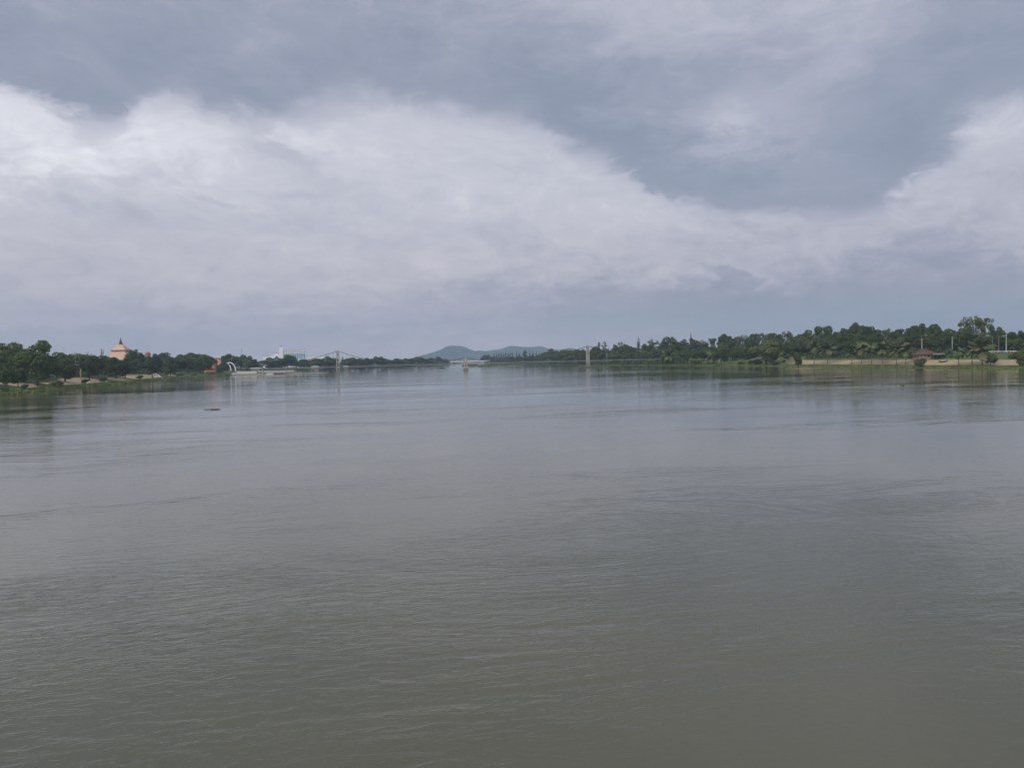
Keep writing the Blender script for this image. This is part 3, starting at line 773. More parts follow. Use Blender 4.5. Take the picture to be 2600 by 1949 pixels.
def tufts(spots, hmin, hmax, rs, blades=5):
    V = []; Fc = []
    for (x, y, z) in spots:
        h0 = rs.uniform(hmin, hmax)
        for _ in range(blades):
            a = rs.uniform(0, 6.283); l = h0 * rs.uniform(.6, 1.15); w = .10 + .12 * l
            bx, by = x + rs.normal() * .35, y + rs.normal() * .35
            lx, ly = math.cos(a) * l * .45, math.sin(a) * l * .45
            wx, wy = -math.sin(a) * w, math.cos(a) * w
            i = len(V)
            V += [(bx - wx, by - wy, z - .1), (bx + wx, by + wy, z - .1), (bx + lx * .4 + wx * .8, by + ly * .4 + wy * .8, z + l * .7), (bx + lx * .4 - wx * .8, by + ly * .4 - wy * .8, z + l * .7), (bx + lx, by + ly, z + l)]
            Fc += [(i, i + 1, i + 2), (i, i + 2, i + 3), (i + 3, i + 2, i + 4)]
    return np.array(V), np.array(Fc)
def bank_spots(side, y0, y1, o0, o1, n, clump=.0):
    sp = []
    while len(sp) < n:
        y = rs.uniform(y0, y1); o = o0 + (o1 - o0) * rs.uniform(0, 1) ** 1.3
        if clump and (math.sin(y * .21) + math.sin(y * .083 + o * .4) + rs.normal() * .5) < clump: continue
        sp.append((shore(side, y) + side * o, y, max(0, land_o(side, o, y))))
    return sp
V, Fc = tufts(bank_spots(-1, 320, 800, -1.5, 6.5, 9000), .35, 1.0, rs)
struct(link('grass', np_mesh('grass', V, Fc, 'grass_leaf')), 'stuff', 'bright green reeds and grass along the left waterline', 'grass')
V, Fc = tufts(bank_spots(1, 345, 790, -.5, 7, 7000), .15, .5, rs)
struct(link('grass', np_mesh('grass', V, Fc, 'grass_leaf')), 'stuff', 'low green grass along the right waterline', 'grass')

# grassy river islands
def island(px0, px1, py, depth, h, seed):
    a, b_ = ground(px0, py), ground(px1, py); c = (a + b_) / 2; w = (b_ - a).length / 2
    mb = MB(); n = 28; rr = np.random.RandomState(seed)
    for ring, (k, z) in enumerate(((1.0, -.3), (.96, .25), (.75, h * .7), (.35, h))):
        for i in range(n):
            an = 6.283 * i / n; j = 1 + .12 * math.sin(an * 3 + seed) + .07 * math.sin(an * 7)
            mb.v.append((math.cos(an) * w * k * j, depth * (1 + math.sin(an) * k * j), z))
    for r in range(3):
        for i in range(n): mb.f.append((r * n + i, r * n + (i + 1) % n, (r + 1) * n + (i + 1) % n, (r + 1) * n + i)); mb.mi.append(0)
    mb.f.append(tuple(3 * n + i for i in range(n))); mb.mi.append(0)
    o = mb.obj('river_island', 'land_paleg'); o.location = (c.x, c.y, 0); struct(o)
    sp = []
    for _ in range(500):
        an = rr.uniform(0, 6.283); q = math.sqrt(rr.uniform(0, .9))
        sp.append((c.x + math.cos(an) * w * q, c.y + depth * (1 + math.sin(an) * q), h * (1 - q * q)))
    return sp
sp = island(1224, 1292, 929.5, 25, 1.0, 4) + island(1186, 1201, 928, 14, .7, 5)
V, Fc = tufts(sp, .9, 2.0, rs)
struct(link('grass', np_mesh('grass', V, Fc, 'weed_leaf')), 'stuff', 'pale green reeds on the low islands in midstream', 'grass')

# ------------------------------------------------------------------ coconut palms
def frond_mesh(seed):
    rr = np.random.RandomState(seed); mb = MB(); L = 4.2; N = 11; sag = rr.uniform(1.6, 2.6)
    pts = []
    for i in range(N + 1):
        t = i / N; pts.append(Vector((L * t * (1 - .18 * t), rr.uniform(-.04, .04), 1.15 * t - sag * t * t)))
    mb.tube(pts, [.06 * (1 - .8 * i / N) for i in range(N + 1)], 4)
    for i in range(1, N + 1):
        t = i / N; ll = 1.25 * math.sin(math.pi * min(1, .15 + .85 * t) * .93) + .22
        p = pts[i]; d = (pts[i] - pts[i - 1]).normalized()
        for sg in (-1, 1):
            for q in (0, .5):
                b0 = p - d * (L / N) * q
                tip = b0 + Vector((d.x * ll * .45, sg * ll * .8, -ll * rr.uniform(.25, .6)))
                e = d * .27
                mb.add([b0 - e, b0 + e, tip + e * .3, tip - e * .2], [(0, 1, 2, 3)])
    return mb.mesh('frond_leaf', 'leaf')
FR = [frond_mesh(i) for i in range(4)]
def palm(pos, H, Wd, label, col=(.135, .172, .078)):
    t = thing('coconut_palm', label, 'palm', (pos.x, pos.y, pos.z - .05), R_.uniform(0, 6.28), 'coconut palms along the right bank')
    k = Wd / 7.4; th = max(1.2, H - 1.0 * k); ln = R_.uniform(-.06, .06) * th
    mb = MB(); mb.tube([(0, 0, -.3), (ln * .2, 0, th * .3), (ln * .55, 0, th * .65), (ln, 0, th)], [.30, .21, .18, .15], 7)
    mb.obj('trunk', 'palm_bark', t, True)
    n = 19
    for i in range(n):
        f = link('frond', R_.choice(FR), t)
        f.location = (ln, 0, th - .05); lift = R_.uniform(-.1, 1.0) if i % 3 else R_.uniform(-.8, -.1)
        f.rotation_euler = (R_.uniform(-.2, .2), -lift, 6.283 * i / n + R_.uniform(-.2, .2))
        s = k * R_.uniform(.85, 1.1); f.scale = (s, s, s)
        f.color = (col[0] * R_.uniform(.85, 1.3), col[1] * R_.uniform(.9, 1.15), col[2], 1)
    return t
PALMS = [(1700, 894, 30, 926, 'coconut palm beside the flat rain tree, nearest the bridge'),
         (1688, 897, 24, 926, 'smaller coconut palm at the far end of the right bank'),
         (1805, 899, 30, 925, 'coconut palm just left of the dark round tree, no sand below'),
         (1992, 899, 28, 924.5, 'low coconut palm on grass just left of the sand beach'),
         (2067, 873, 32, 925, 'tall coconut palm at the left end of the sand beach'),
         (2102, 876, 40, 923, 'broad coconut palm, second from the left over the sand beach'),
         (2163, 885, 34, 925, 'coconut palm standing mid-beach, third from the left over the sand'),
         (2187, 876, 36, 925, 'tall coconut palm, fourth from the left over the sand'),
         (2213, 874, 36, 925, 'coconut palm, fifth from the left over the sand'),
         (2240, 878, 36, 924.5, 'coconut palm, sixth from the left over the sand'),
         (2276, 881, 34, 926, 'coconut palm left of the red pavilion, farther of the pair'),
         (2300, 878, 38, 926, 'coconut palm close to the left side of the red pavilion'),
         (2434, 886, 32, 927, 'slim dark coconut palm right of the beached boat'),
         (2468, 884, 34, 925.5, 'coconut palm between the slim dark palm and the biggest palm'),
         (2494, 874, 56, 928, 'biggest coconut palm with long drooping fronds, near right edge'),
         (2597, 898, 34, 931, 'low coconut palm cut by the photo right edge')]
for px, top, w, by, lab in PALMS:
    p = at_base(px, by, 1); palm(p, max(3, ztop(px, top, p.y) - p.z), w * p.y / FPX * 1.3, lab)

# ------------------------------------------------------------------ suspension bridge
TL = ground(859, 948); TM = ground(1182, 939.5); TR = ground(1493, 931.5)
bd = (TR - TL); bd.z = 0; SP = bd.length; bu = bd.normalized(); bn_ = Vector((-bu.y, bu.x, 0)); BRZ = math.atan2(bu.y, bu.x)
br = thing('suspension_bridge', 'long suspension footbridge with two tall pylons crossing the river', 'bridge', (TL.x, TL.y, 0), BRZ)
ZD = 6.1
def tower(x, mat, label):
    tw = MB().box((0, 0, .55), (5.6, 7.0, 1.7)).box((0, 0, 2.2), (3.8, 5.4, 1.8), 0, 0, .92).obj('tower', 'concrete_dark', br); tw.location = (x, 0, 0); tw['label'] = label
    for sx in (-1, 1):
        for sy in (-1, 1):
            MB().tube([(sx * 1.1, sy * 2.0, 2.9), (sx * .98, sy * 1.8, ZD + 2), (sx * .92, sy * 1.5, 21.3)], [.47, .42, .36], 4).obj('leg', mat, tw)
    for z in (ZD - .6, 10.8, 15.4, 20.6):
        b_ = MB(); kk = 1.5 + .3 * (21 - z) / 16
        for sy in (-1, 1): b_.box((0, sy * kk, z), (2.7, .5, .9))
        for sx in (-1, 1): b_.box((sx * .95, 0, z), (.46, 2 * kk - .5, .7))
        b_.obj('crossbeam', mat, tw)
    x_ = MB()
    for za, zb in ((11.3, 14.9), (15.9, 20.1)):
        for sy in (-1, 1):
            x_.tube([(-.9, sy * 1.5, za), (.9, sy * 1.5, zb)], .15, 4); x_.tube([(.9, sy * 1.5, za), (-.9, sy * 1.5, zb)], .15, 4)
    x_.obj('bracing', 'concrete_dark', tw)
    MB().tube([(0, 0, 21), (0, 0, 24.2)], [.12, .05], 5).obj('finial', 'steel', tw)
tower(0, 'concrete', 'grey pylon nearer the left bank')
tower(SP, 'concrete_pink', 'pale pinkish pylon nearer the right bank')
XM = (TM - TL).dot(bu)
mp = MB().box((0, 0, .3), (4.8, 6.4, 1.0)).box((0, 0, 1.3), (3.9, 5.4, 1.0)).obj('pier', 'concrete_dark', br); mp.location = (XM, 0, 0)
for sx in (-1, 1):
    for sy in (-1, 1): MB().box((sx * 1.1, sy * 1.7, 5.6), (1.0, 1.0, 7.6)).obj('leg', 'concrete_pink', mp)
MB().box((0, 0, 9.7), (3.6, 5.0, .8)).box((0, -1.6, 11.1), (1.0, .7, 2.2)).box((0, 1.6, 11.1), (1.0, .7, 2.2)).obj('pier_cap', 'concrete_pink', mp)
x0, x1 = -70.0, SP + 82.0
def zdeck(x): return ZD + .35 * math.sin(max(0, min(1, x / SP)) * math.pi * 2) ** 2
xs = np.arange(x0, x1 + 1, 6.0)
d_ = MB()
for a, b_ in zip(xs[:-1], xs[1:]):
    za, zb = zdeck(a), zdeck(b_)
    d_.add([(a, -1.4, za - .35), (b_, -1.4, zb - .35), (b_, 1.4, zb - .35), (a, 1.4, za - .35), (a, -1.4, za), (b_, -1.4, zb), (b_, 1.4, zb), (a, 1.4, za)],
           [(3, 2, 1, 0), (4, 5, 6, 7), (0, 1, 5, 4), (2, 3, 7, 6)])
d_.obj('deck', 'deck_pale', br)
for sy in (-1.45, 1.45):
    r_ = MB()
    for h in (.55, 1.1): r_.tube([(x, sy, zdeck(x) + h) for x in xs], .04, 4)
    for x in xs[::1]: r_.box((x, sy, zdeck(x) + .5), (.08, .06, 1.15))
    r_.obj('railing', 'deck_pale', br)
def zc(x):
    if x < 0:
        t = min(1, -x / 64); return 21.0 + (6.4 - 21.0) * (1 - (1 - t) ** 1.25)
    if x > SP:
        t = min(1, (x - SP) / 64); return 21.0 + (6.4 - 21.0) * (1 - (1 - t) ** 1.25)
    s = x / XM if x < XM else (SP - x) / (SP - XM)
    return 7.0 + 14.2 * (1 - s / .62) ** 2
for sy in (-1.6, 1.6):
    c_ = MB(); X = np.arange(-64, SP + 64.1, 4.0)
    c_.tube([(x, sy, zc(x)) for x in X], .19, 5).obj('main_cable', 'cable', br, True)
hg = MB()
for x in xs:
    if zc(x) - zdeck(x) > 1.2 and abs(x) > 3 and abs(x - SP) > 3:
        for sy in (-1.6, 1.6): hg.tube([(x, sy, zdeck(x)), (x, sy, zc(x))], .035, 3)
struct(hg.obj('hanger', 'cable', br), 'stuff')
for xx in (x0 + 1.5, x1 - 1.5):        # approach trestles
    MB().box((xx, 0, 2.6), (.8, 2.6, 5.9)).obj('trestle', 'concrete', br)

# far road bridge
Yb = 1690
pa, pb = slope(1110) * Yb, slope(1245) * Yb
zb_ = ztop(1182, 916.5, Yb)
fb = thing('road_bridge', 'far white concrete road bridge low across the river mouth below the hills', 'bridge', ((pa + pb) / 2, Yb, 0))
Lb = pb - pa
MB().box((0, 0, zb_ - .8), (Lb, 9, 1.6)).obj('deck', 'white_paint', fb)
for sy in (-4.4, 4.4):
    MB().box((0, sy, zb_ + .75), (Lb, .3, .45)).obj('railing', 'white_paint', fb)
for k in range(5):
    MB().box((-Lb / 2 + Lb * (k + .35) / 5, 0, (zb_ - 1.6) / 2 - .3), (2.0, 7, zb_ - 1.0)).obj('pier', 'concrete', fb)

# ------------------------------------------------------------------ buildings on the left
def scale_at(Y): return Y / FPX
# peach hall with dark spire
Y = 770.0; s = scale_at(Y); X = slope(309) * Y; gz = land(-1, X, Y)
h_ = thing('spired_hall', 'peach tiered-roof hall with a dark pointed spire above the left trees', 'building', (X, Y, gz), .06)
zz = lambda py: ztop(309, py, Y) - gz
zE, zS, zT = zz(889), zz(874.5), zz(856.5)
w = 36.0 * s
MB().box((0, 0, zz(916) / 2), (w * 1.35, w * 1.35, zz(916))).obj('wall', 'peach', h_)
MB().hip((0, 0, zz(916)), (w * 1.55, w * 1.55), zz(894) - zz(916), (w * .9, w * .9), 0, .3).obj('lower_roof', 'peach', h_)
MB().box((0, 0, (zz(897) + zE) / 2), (w * .93, w * .93, zE - zz(897))).obj('upper_wall', 'peach', h_)
MB().box((0, 0, zE - .1), (w * 1.03, w * 1.03, .8)).obj('eave', 'peach_dark', h_)
up = MB(); ring = [(w * .53, zE + .25), (w * .42, zE + (zS - zE) * .30), (w * .29, zE + (zS - zE) * .62), (w * .12, zS)]
for r, z in ring:
    for a, b_ in ((-1, -1), (1, -1), (1, 1), (-1, 1)): up.v.append((a * r * .93, b_ * r * .93, z))
for k in range(3):
    for i in range(4): up.f.append((k * 4 + i, k * 4 + (i + 1) % 4, k * 4 + 4 + (i + 1) % 4, k * 4 + 4 + i)); up.mi.append(0)
up.f += [(3, 2, 1, 0), (12, 13, 14, 15)]; up.mi += [0, 0]
up.obj('upper_roof', 'peach', h_)
spm = MB().tube([(0, 0, zS - .1), (0, 0, zS + .6), (0, 0, zS + (zT - zS) * .45), (0, 0, zT)], [1.95, 1.75, 1.0, .07], 8).obj('spire', 'spire_dark', h_)
for k in range(8):
    a = 6.283 * k / 8; MB().tube([(1.97 * math.cos(a), 1.97 * math.sin(a), zS), (1.03 * math.cos(a), 1.03 * math.sin(a), zS + (zT - zS) * .45)], .09, 4).obj('rib', 'peach_dark', spm)
# small reddish domed tower
Y = 720.0; s = scale_at(Y); X = slope(376) * Y; gz = land(-1, X, Y); zz = lambda py: ztop(376, py, Y) - gz
h_ = thing('round_tower', 'small reddish round-topped tower rising between treetops right of the spire', 'building', (X, Y, gz))
MB().tube([(0, 0, -.2), (0, 0, zz(901))], [2.5, 2.5], 12).obj('wall', 'brick_red', h_)
MB().tube([(0, 0, zz(901)), (0, 0, zz(897)), (0, 0, zz(894)), (0, 0, zz(892.8))], [2.75, 2.6, 1.9, .7], 12).obj('dome', 'brick_red', h_)
# salmon building with white parapet
Y = 1000.0; s = scale_at(Y); X = slope(551) * Y; gz = land(-1, X, Y); zz = lambda py: ztop(551, py, Y) - gz
h_ = thing('salmon_building', 'salmon-red building with white flat roof edge behind the trees', 'building', (X, Y, gz), .1)
w = 24 * s
MB().box((0, 0, zz(908) / 2), (w, 10, zz(908))).obj('wall', 'salmon', h_)
MB().box((0, 0, zz(906.8)), (w * 1.12, 11, .9)).obj('roof', 'white_paint', h_)
for k in range(4): MB().box((-w * .36 + k * w * .24, -5.02, zz(911.5)), (w * .13, .12, 1.5)).obj('window', 'window_blue', h_)
# hotel
Y = 1500.0; s = scale_at(Y); Xc = slope(725) * Y; gz = land(-1, Xc, Y); zz = lambda py: ztop(725, py, Y) - gz
RH = .20
h_ = thing('hotel', 'white hotel block with rows of dark windows and blue bands over the trees', 'hotel', (Xc, Y, gz), RH)
lx = lambda px: (px - 725) * s
def hb(name, px0, px1, t, dep, mat, y=0, par=h_, b0=None):
    z0 = 0 if b0 is None else b0
    return MB().box(((lx(px0) + lx(px1)) / 2, y, (z0 + zz(t)) / 2), (lx(px1) - lx(px0), dep, zz(t) - z0)).obj(name, mat, par)
main = hb('main_block', 718, 776, 891, 14, 'hotel_white')
MB().box(((lx(718) + lx(776)) / 2, 0, zz(890.3)), (lx(776) - lx(718) + .8, 14.8, .5)).obj('roof', 'roof_grey', h_)
hb('stair_tower', 711.5, 721, 880.5, 9, 'hotel_white', -3.5)
MB().hip((lx(716), -3.5, zz(880.5)), (lx(720) - lx(712), 6), zz(878.5) - zz(880.5) + .6, (1.5, .1), 0, .3).obj('tower_roof', 'roof_grey', h_)
hb('stair_wing', 690, 712, 900.5, 12, 'hotel_white', -1); hb('low_wing', 671, 690.2, 903, 12, 'hotel_white', -.6); hb('step_block', 699, 707, 896.5, 8, 'hotel_white', -1)
MB().hip((lx(703), -1, zz(896.5)), (lx(707) - lx(699) + .5, 8.5), 1.2, (.5, 8), 0, .3).obj('step_roof', 'roof_grey', h_)
MB().box((lx(680.5), -.6, zz(902.7)), (lx(690) - lx(671) + .6, 12.6, .5)).obj('wing_roof', 'roof_grey', h_)
hb('rooftop_block', 767, 775, 887.6, 8, 'hotel_white', 0, h_, zz(891.2)); MB().box((lx(771), 0, zz(887.3)), (lx(775.5) - lx(766.5), 8.6, .45)).obj('rooftop_cap', 'roof_grey', h_)
gb = MB(); gx, gw = lx(705), lx(712.5) - lx(698)
gb.add([(gx - gw / 2, -12, zz(911.5)), (gx + gw / 2, -12, zz(911.5)), (gx, -12, zz(902.5)), (gx - gw / 2, -7.2, zz(911.5)), (gx + gw / 2, -7.2, zz(911.5)), (gx, -7.2, zz(902.5))], [(0, 1, 2), (5, 4, 3), (0, 3, 4, 1), (1, 4, 5, 2), (2, 5, 3, 0)])
gb.obj('blue_gable', 'roof_blue', h_); MB().box((gx, -9.6, zz(911.5) / 2), (gw * .9, 4.6, zz(911.5))).obj('gable_wall', 'hotel_white', h_)
for rI, py in enumerate((894.7, 899.2, 903.4, 907.8)):
    bnd = MB().box(((lx(719.4) + lx(775.6)) / 2, -7.05, zz(py + 2.0)), (lx(775.6) - lx(719.4), .16, 1.45)).obj('band', 'hotel_cyan' if rI > 0 else 'hotel_white', h_)
    for k in range(10):
        MB().box((lx(720.2) + (k + .5) * (lx(775) - lx(720.2)) / 10, -7.04, zz(py)), (2.5, .3, 1.6)).obj('window', 'window_blue', h_)
for rI, py in enumerate((894.7, 899.2, 903.4, 907.8)):
    MB().box((lx(776) + .02, -2 , zz(py)), (.3, 3.0, 1.6)).obj('window', 'window_blue', h_)
# pale low roof right of the hotel
Y = 1450.0; s = scale_at(Y); X = slope(806) * Y; gz = land(-1, X, Y); zz = lambda py: ztop(806, py, Y) - gz
h_ = thing('pale_hall', 'low hall with a pale sloping roof just right of the hotel', 'building', (X, Y, gz), .1)
w = 54 * s
MB().box((0, 0, zz(912) / 2), (w * .94, 15, zz(912))).obj('wall', 'pale_wall', h_)
MB().hip((0, 0, zz(912)), (w, 17), zz(905) - zz(912), (w * .5, .3), 0, .3).obj('roof', 'pale_wall', h_)

def mast(px, top, base_y, Y, side, label, mats, w0=1.6, name='lattice_mast'):
    X = slope(px) * Y; gz = land(side, X, Y); H = ztop(px, top, Y) - gz
    t = thing(name, label, 'mast', (X, Y, gz - .05), .3)
    n = 8
    for k in range(n):
        a0, a1 = k / n, (k + 1) / n; m_ = MB()
        wa, wb = w0 * (1 - .75 * a0) / 2, w0 * (1 - .75 * a1) / 2
        for sx, sy in ((-1, -1), (1, -1), (1, 1), (-1, 1)):
            m_.tube([(sx * wa, sy * wa, H * a0), (sx * wb, sy * wb, H * a1)], .10, 4)
        for (p, q) in (((-1, -1), (1, -1)), ((1, -1), (1, 1)), ((1, 1), (-1, 1)), ((-1, 1), (-1, -1))):
            m_.tube([(p[0] * wa, p[1] * wa, H * a0), (q[0] * wb, q[1] * wb, H * a1)], .07, 3); m_.tube([(q[0] * wa, q[1] * wa, H * a0), (p[0] * wb, p[1] * wb, H * a1)], .07, 3)
        m_.obj('lattice_section', mats[k % len(mats)], t)
    for k in range(3):
        a = 2.1 * k; MB().box((math.cos(a) * .7, math.sin(a) * .7, H * .95), (.4, .4, 2.0)).obj('antenna_panel', 'white_paint', t)
    return t
mast(263, 884, 0, 800, -1, 'red and white lattice mast left of the spired hall', ['red_paint', 'white_paint'], 2.6)
mast(259, 886, 0, 810, -1, 'dark thin lattice mast beside the red and white one', ['cable'], 1.6)
mast(615, 884, 0, 1250, -1, 'thin lattice mast over the trees left of the hotel', ['steel'], 2.2)
mast(1755, 844, 0, 860, 1, 'dark lattice mast poking above the right bank wood', ['cable'], 2.2)

# riverside promenade
Y0 = 798.0; s = scale_at(Y0)
pX = lambda px: slope(px) * Y0
zp = lambda px, py: ztop(px, py, Y0)
pr = thing('promenade', 'pale concrete riverside promenade on columns standing in the flooded water', 'promenade', (pX(640), Y0, 0))
q0 = pr.location.x
def pbox(name, px0, px1, t, b_, y, dep, mat, par=pr):
    a, c = pX(px0) - q0, pX(px1) - q0
    return MB().box(((a + c) / 2, y, (zp((px0 + px1) / 2, t) + zp((px0 + px1) / 2, b_)) / 2), (c - a, dep, zp((px0 + px1) / 2, t) - zp((px0 + px1) / 2, b_))).obj(name, mat, par)
pbox('wall', 602, 651.6, 942.3, 948.5, 0, 2.4, 'pale_wall')
pbox('ramp', 588, 602, 946.5, 950.5, .2, 2.6, 'pale_wall')
pbox('slab', 596, 674, 948.6, 950.0, 1.5, 5.2, 'concrete')
for k in range(9): pbox('column', 604 + k * 8.2, 605.8 + k * 8.2, 950.1, 954.5, -.2, .9, 'concrete')
for k in range(4): pbox('pillar', 653 + k * 4.6, 655 + k * 4.6, 944.2, 948.5, .2, .8, 'concrete_dark')
pbox('low_wall', 674.2, 693, 946.5, 949.6, 1.0, 2.0, 'pale_wall')
pbox('terrace', 652, 742, 941.6, 945.0, 10, 12, 'pale_wall')
pbox('terrace_wall', 652, 742, 940.6, 942.2, 3.7, .5, 'pale_wall')
for k in range(10): pbox('terrace_post', 666 + k * 7.4, 667.2 + k * 7.4, 944.1, 952.0, 9, .8, 'concrete')
fr = pbox('frame', 694, 722, 945.0, 946.0, -1, .5, 'pale_wall')
pbox('frame', 694, 722, 949.3, 950.2, -1, .5, 'pale_wall')
for a in (693.4, 722): pbox('frame_post', a, a + 1.3, 944.5, 953, -1, .7, 'concrete')
pbox('low_quay', 724, 766, 945.8, 947.2, 2, 2.0, 'concrete'); pbox('low_quay', 766.2, 830, 945.6, 946.5, 3, 1.6, 'concrete')
for k in range(9): pbox('quay_post', 727 + k * 12, 728.2 + k * 12, 946.6, 951.5, 2.6, .7, 'concrete_dark')
cp = thing('canopy', 'flat white canopy roof standing behind the concrete promenade', 'canopy', (pX(650) * 1.03, Y0 * 1.03, land(-1, pX(650), Y0)))
zc0 = ztop(650, 936, Y0 * 1.03) - cp.location.z
MB().box((0, 0, zc0), (11, 6, .7)).obj('roof', 'white_paint', cp)
cp.location.z = 0.2; 
for o in cp.children: o.location.z = land(-1, pX(650), Y0) - .2 if False else 0
MB().box((0, 0, zc0 / 2 - .2), (9.6, 5, zc0 - .3)).obj('wall', 'concrete_dark', cp)
# two white arches
for k, (pl, prt, ptop, pb_, Ya, lab) in enumerate(((567, 599, 919, 942, 838, 'larger white curved arch frame beside the promenade'), (561, 587, 920.5, 940, 856, 'smaller white curved arch frame behind the larger one'))):
    xa, xb = slope(pl) * Ya, slope(prt) * Ya; r = (xb - xa) / 2; zt = ztop((pl + prt) / 2, ptop, Ya)
    t = thing('arch_frame', lab, 'arch', ((xa + xb) / 2, Ya, 0), 0, 'white arches by the promenade')
    zb0 = ztop(prt, pb_, Ya); ht = zt - zb0; m_ = MB(); vs_ = []; N = 26
    for i in range(N + 1):
        a = math.pi * i / N; ca, sa = math.cos(a), math.sin(a)
        for rr_, hh in ((r, ht), (r - .95, ht - .95)):
            for dy_ in (-.55, .55): vs_.append((-ca * rr_, dy_, zb0 + max(0, sa) * hh))
    fs_ = []
    for i in range(N):
        o = i * 4
        fs_ += [(o, o + 1, o + 5, o + 4), (o + 2, o + 6, o + 7, o + 3), (o, o + 4, o + 6, o + 2), (o + 1, o + 3, o + 7, o + 5)]
    m_.add(vs_, fs_).obj('arch', 'white_paint', t)
    MB().box((-r + .5, 0, zb0 / 2 - .3), (1.6, 1.8, zb0 + .6)).obj('footing', 'brick_red', t); MB().box((r - .5, 0, zb0 / 2 - .3), (1.6, 1.8, zb0 + .6)).obj('footing', 'brick_red', t)
# brick stage behind/under the arches
Ya = 856; xa, xb = slope(568) * Ya, slope(606) * Ya
stg = thing('brick_stage', 'low reddish brick stage between the white arches and promenade', 'stage', ((xa + xb) / 2, Ya + 6, 0))
MB().box((0, 0, 1.2), (xb - xa, 9, 3.4)).obj('base', 'brick_red', stg); MB().box((0, 0, 3.05), (xb - xa + .4, 9.4, .3)).obj('coping', 'pale_wall', stg)
# orange gate and brown post
p = at_base(532, 947.5, -1); s = p.y / FPX
t = thing('orange_gate', 'bright orange beam gate standing on the left bank', 'gate', p); zz = lambda py: ztop(532, py, p.y) - p.z
MB().box((0, 0, zz(941.5)), (24 * s, .9, 3.2 * s)).obj('beam', 'orange', t)
for sx, ww in ((-10.6, 3.0), (11, 1.6)): MB().box((sx * s, 0, zz(943) / 2 - .3), (ww * s, .8, zz(943) + .6)).obj('post', 'orange', t)
p = at_base(547, 947, -1); zz = lambda py: ztop(547, py, p.y) - p.z; s = p.y / FPX
t = thing('brown_pillar', 'brown square pillar monument right of the orange gate', 'pillar', p)
MB().box((0, 0, zz(924) / 2 - .2), (4.2 * s, 1.7, zz(924) + .4), 0, 0, .9).obj('shaft', 'brown', t); MB().box((0, 0, zz(923)), (5.0 * s, 2.1, .8)).obj('cap', 'brown', t); MB().box((0, 0, .2), (5.6 * s, 2.3, 1.0)).obj('base', 'brown', t)
# riverside huts
def hut(px, Y, w, t_, e_, b_, label, wm_, rm_, flat=False, rz=0.0, name='hut'):
    X = slope(px) * Y; gz = max(0, land(-1, X, Y)); zz = lambda py: ztop(px, py, Y) - gz; s = Y / FPX
    o = thing(name, label, 'hut', (X, Y, gz - .05), rz)
    MB().box((0, 0, zz(e_) / 2), (w * s * .88, w * s * .5, zz(e_))).obj('wall', wm_, o)
    if flat: MB().box((0, 0, zz(e_) + .25), (w * s, w * s * .62, .5)).obj('roof', rm_, o)
    else: MB().hip((0, 0, zz(e_)), (w * s, w * s * .62), zz(t_) - zz(e_), (w * s * .6, .2), 0, .25).obj('roof', rm_, o)
    MB().box((-w * s * .18, -w * s * .25 - .03, 1.0), (.9, .1, 2.0)).obj('door', 'dark_void', o)
    return o
hut(800, 985, 24, 928.5, 934, 940, 'grey-green roofed hut at the water left of the bridge pylon', 'concrete_dark', 'teal_roof')
hut(878, 1090, 13, 926.5, 929, 936, 'white flat-roofed hut by the water right of the left pylon', 'concrete_dark', 'white_paint', True)
hut(381, 640, 8.5, 936.5, 939, 946, 'small white kiosk under the trees above the white stairs', 'white_paint', 'white_paint', True, 0, 'kiosk')
# white stairs down the bank
pt, pbm = at_base(381, 946, -1), at_base(402, 957, -1)
t = thing('bank_stairs', 'white-walled stairs running down the left bank to the water', 'stairs', (pbm.x, pbm.y, pbm.z))
v_ = pt - pbm; n = 16
for k in range(n):
    a = (k + .5) / n; MB().box((v_.x * a, v_.y * a, v_.z * a - .15), (2.6, v_.y / n * 1.02 if abs(v_.y) > 1 else .5, .5)).obj('step', 'concrete', t)
for sx in (-1.5, 1.5):
    m_ = MB()
    m_.add([(sx - .15, 0, -.5), (sx + .15, 0, -.5), (sx + .15, 0, 1.0), (sx - .15, 0, 1.0), (sx - .15 + v_.x, v_.y, v_.z - .5), (sx + .15 + v_.x, v_.y, v_.z - .5), (sx + .15 + v_.x, v_.y, v_.z + 1.0), (sx - .15 + v_.x, v_.y, v_.z + 1.0)],
           [(0, 1, 2, 3), (7, 6, 5, 4), (0, 4, 5, 1), (1, 5, 6, 2), (2, 6, 7, 3), (3, 7, 4, 0)])
    m_.obj('parapet', 'white_paint', t)

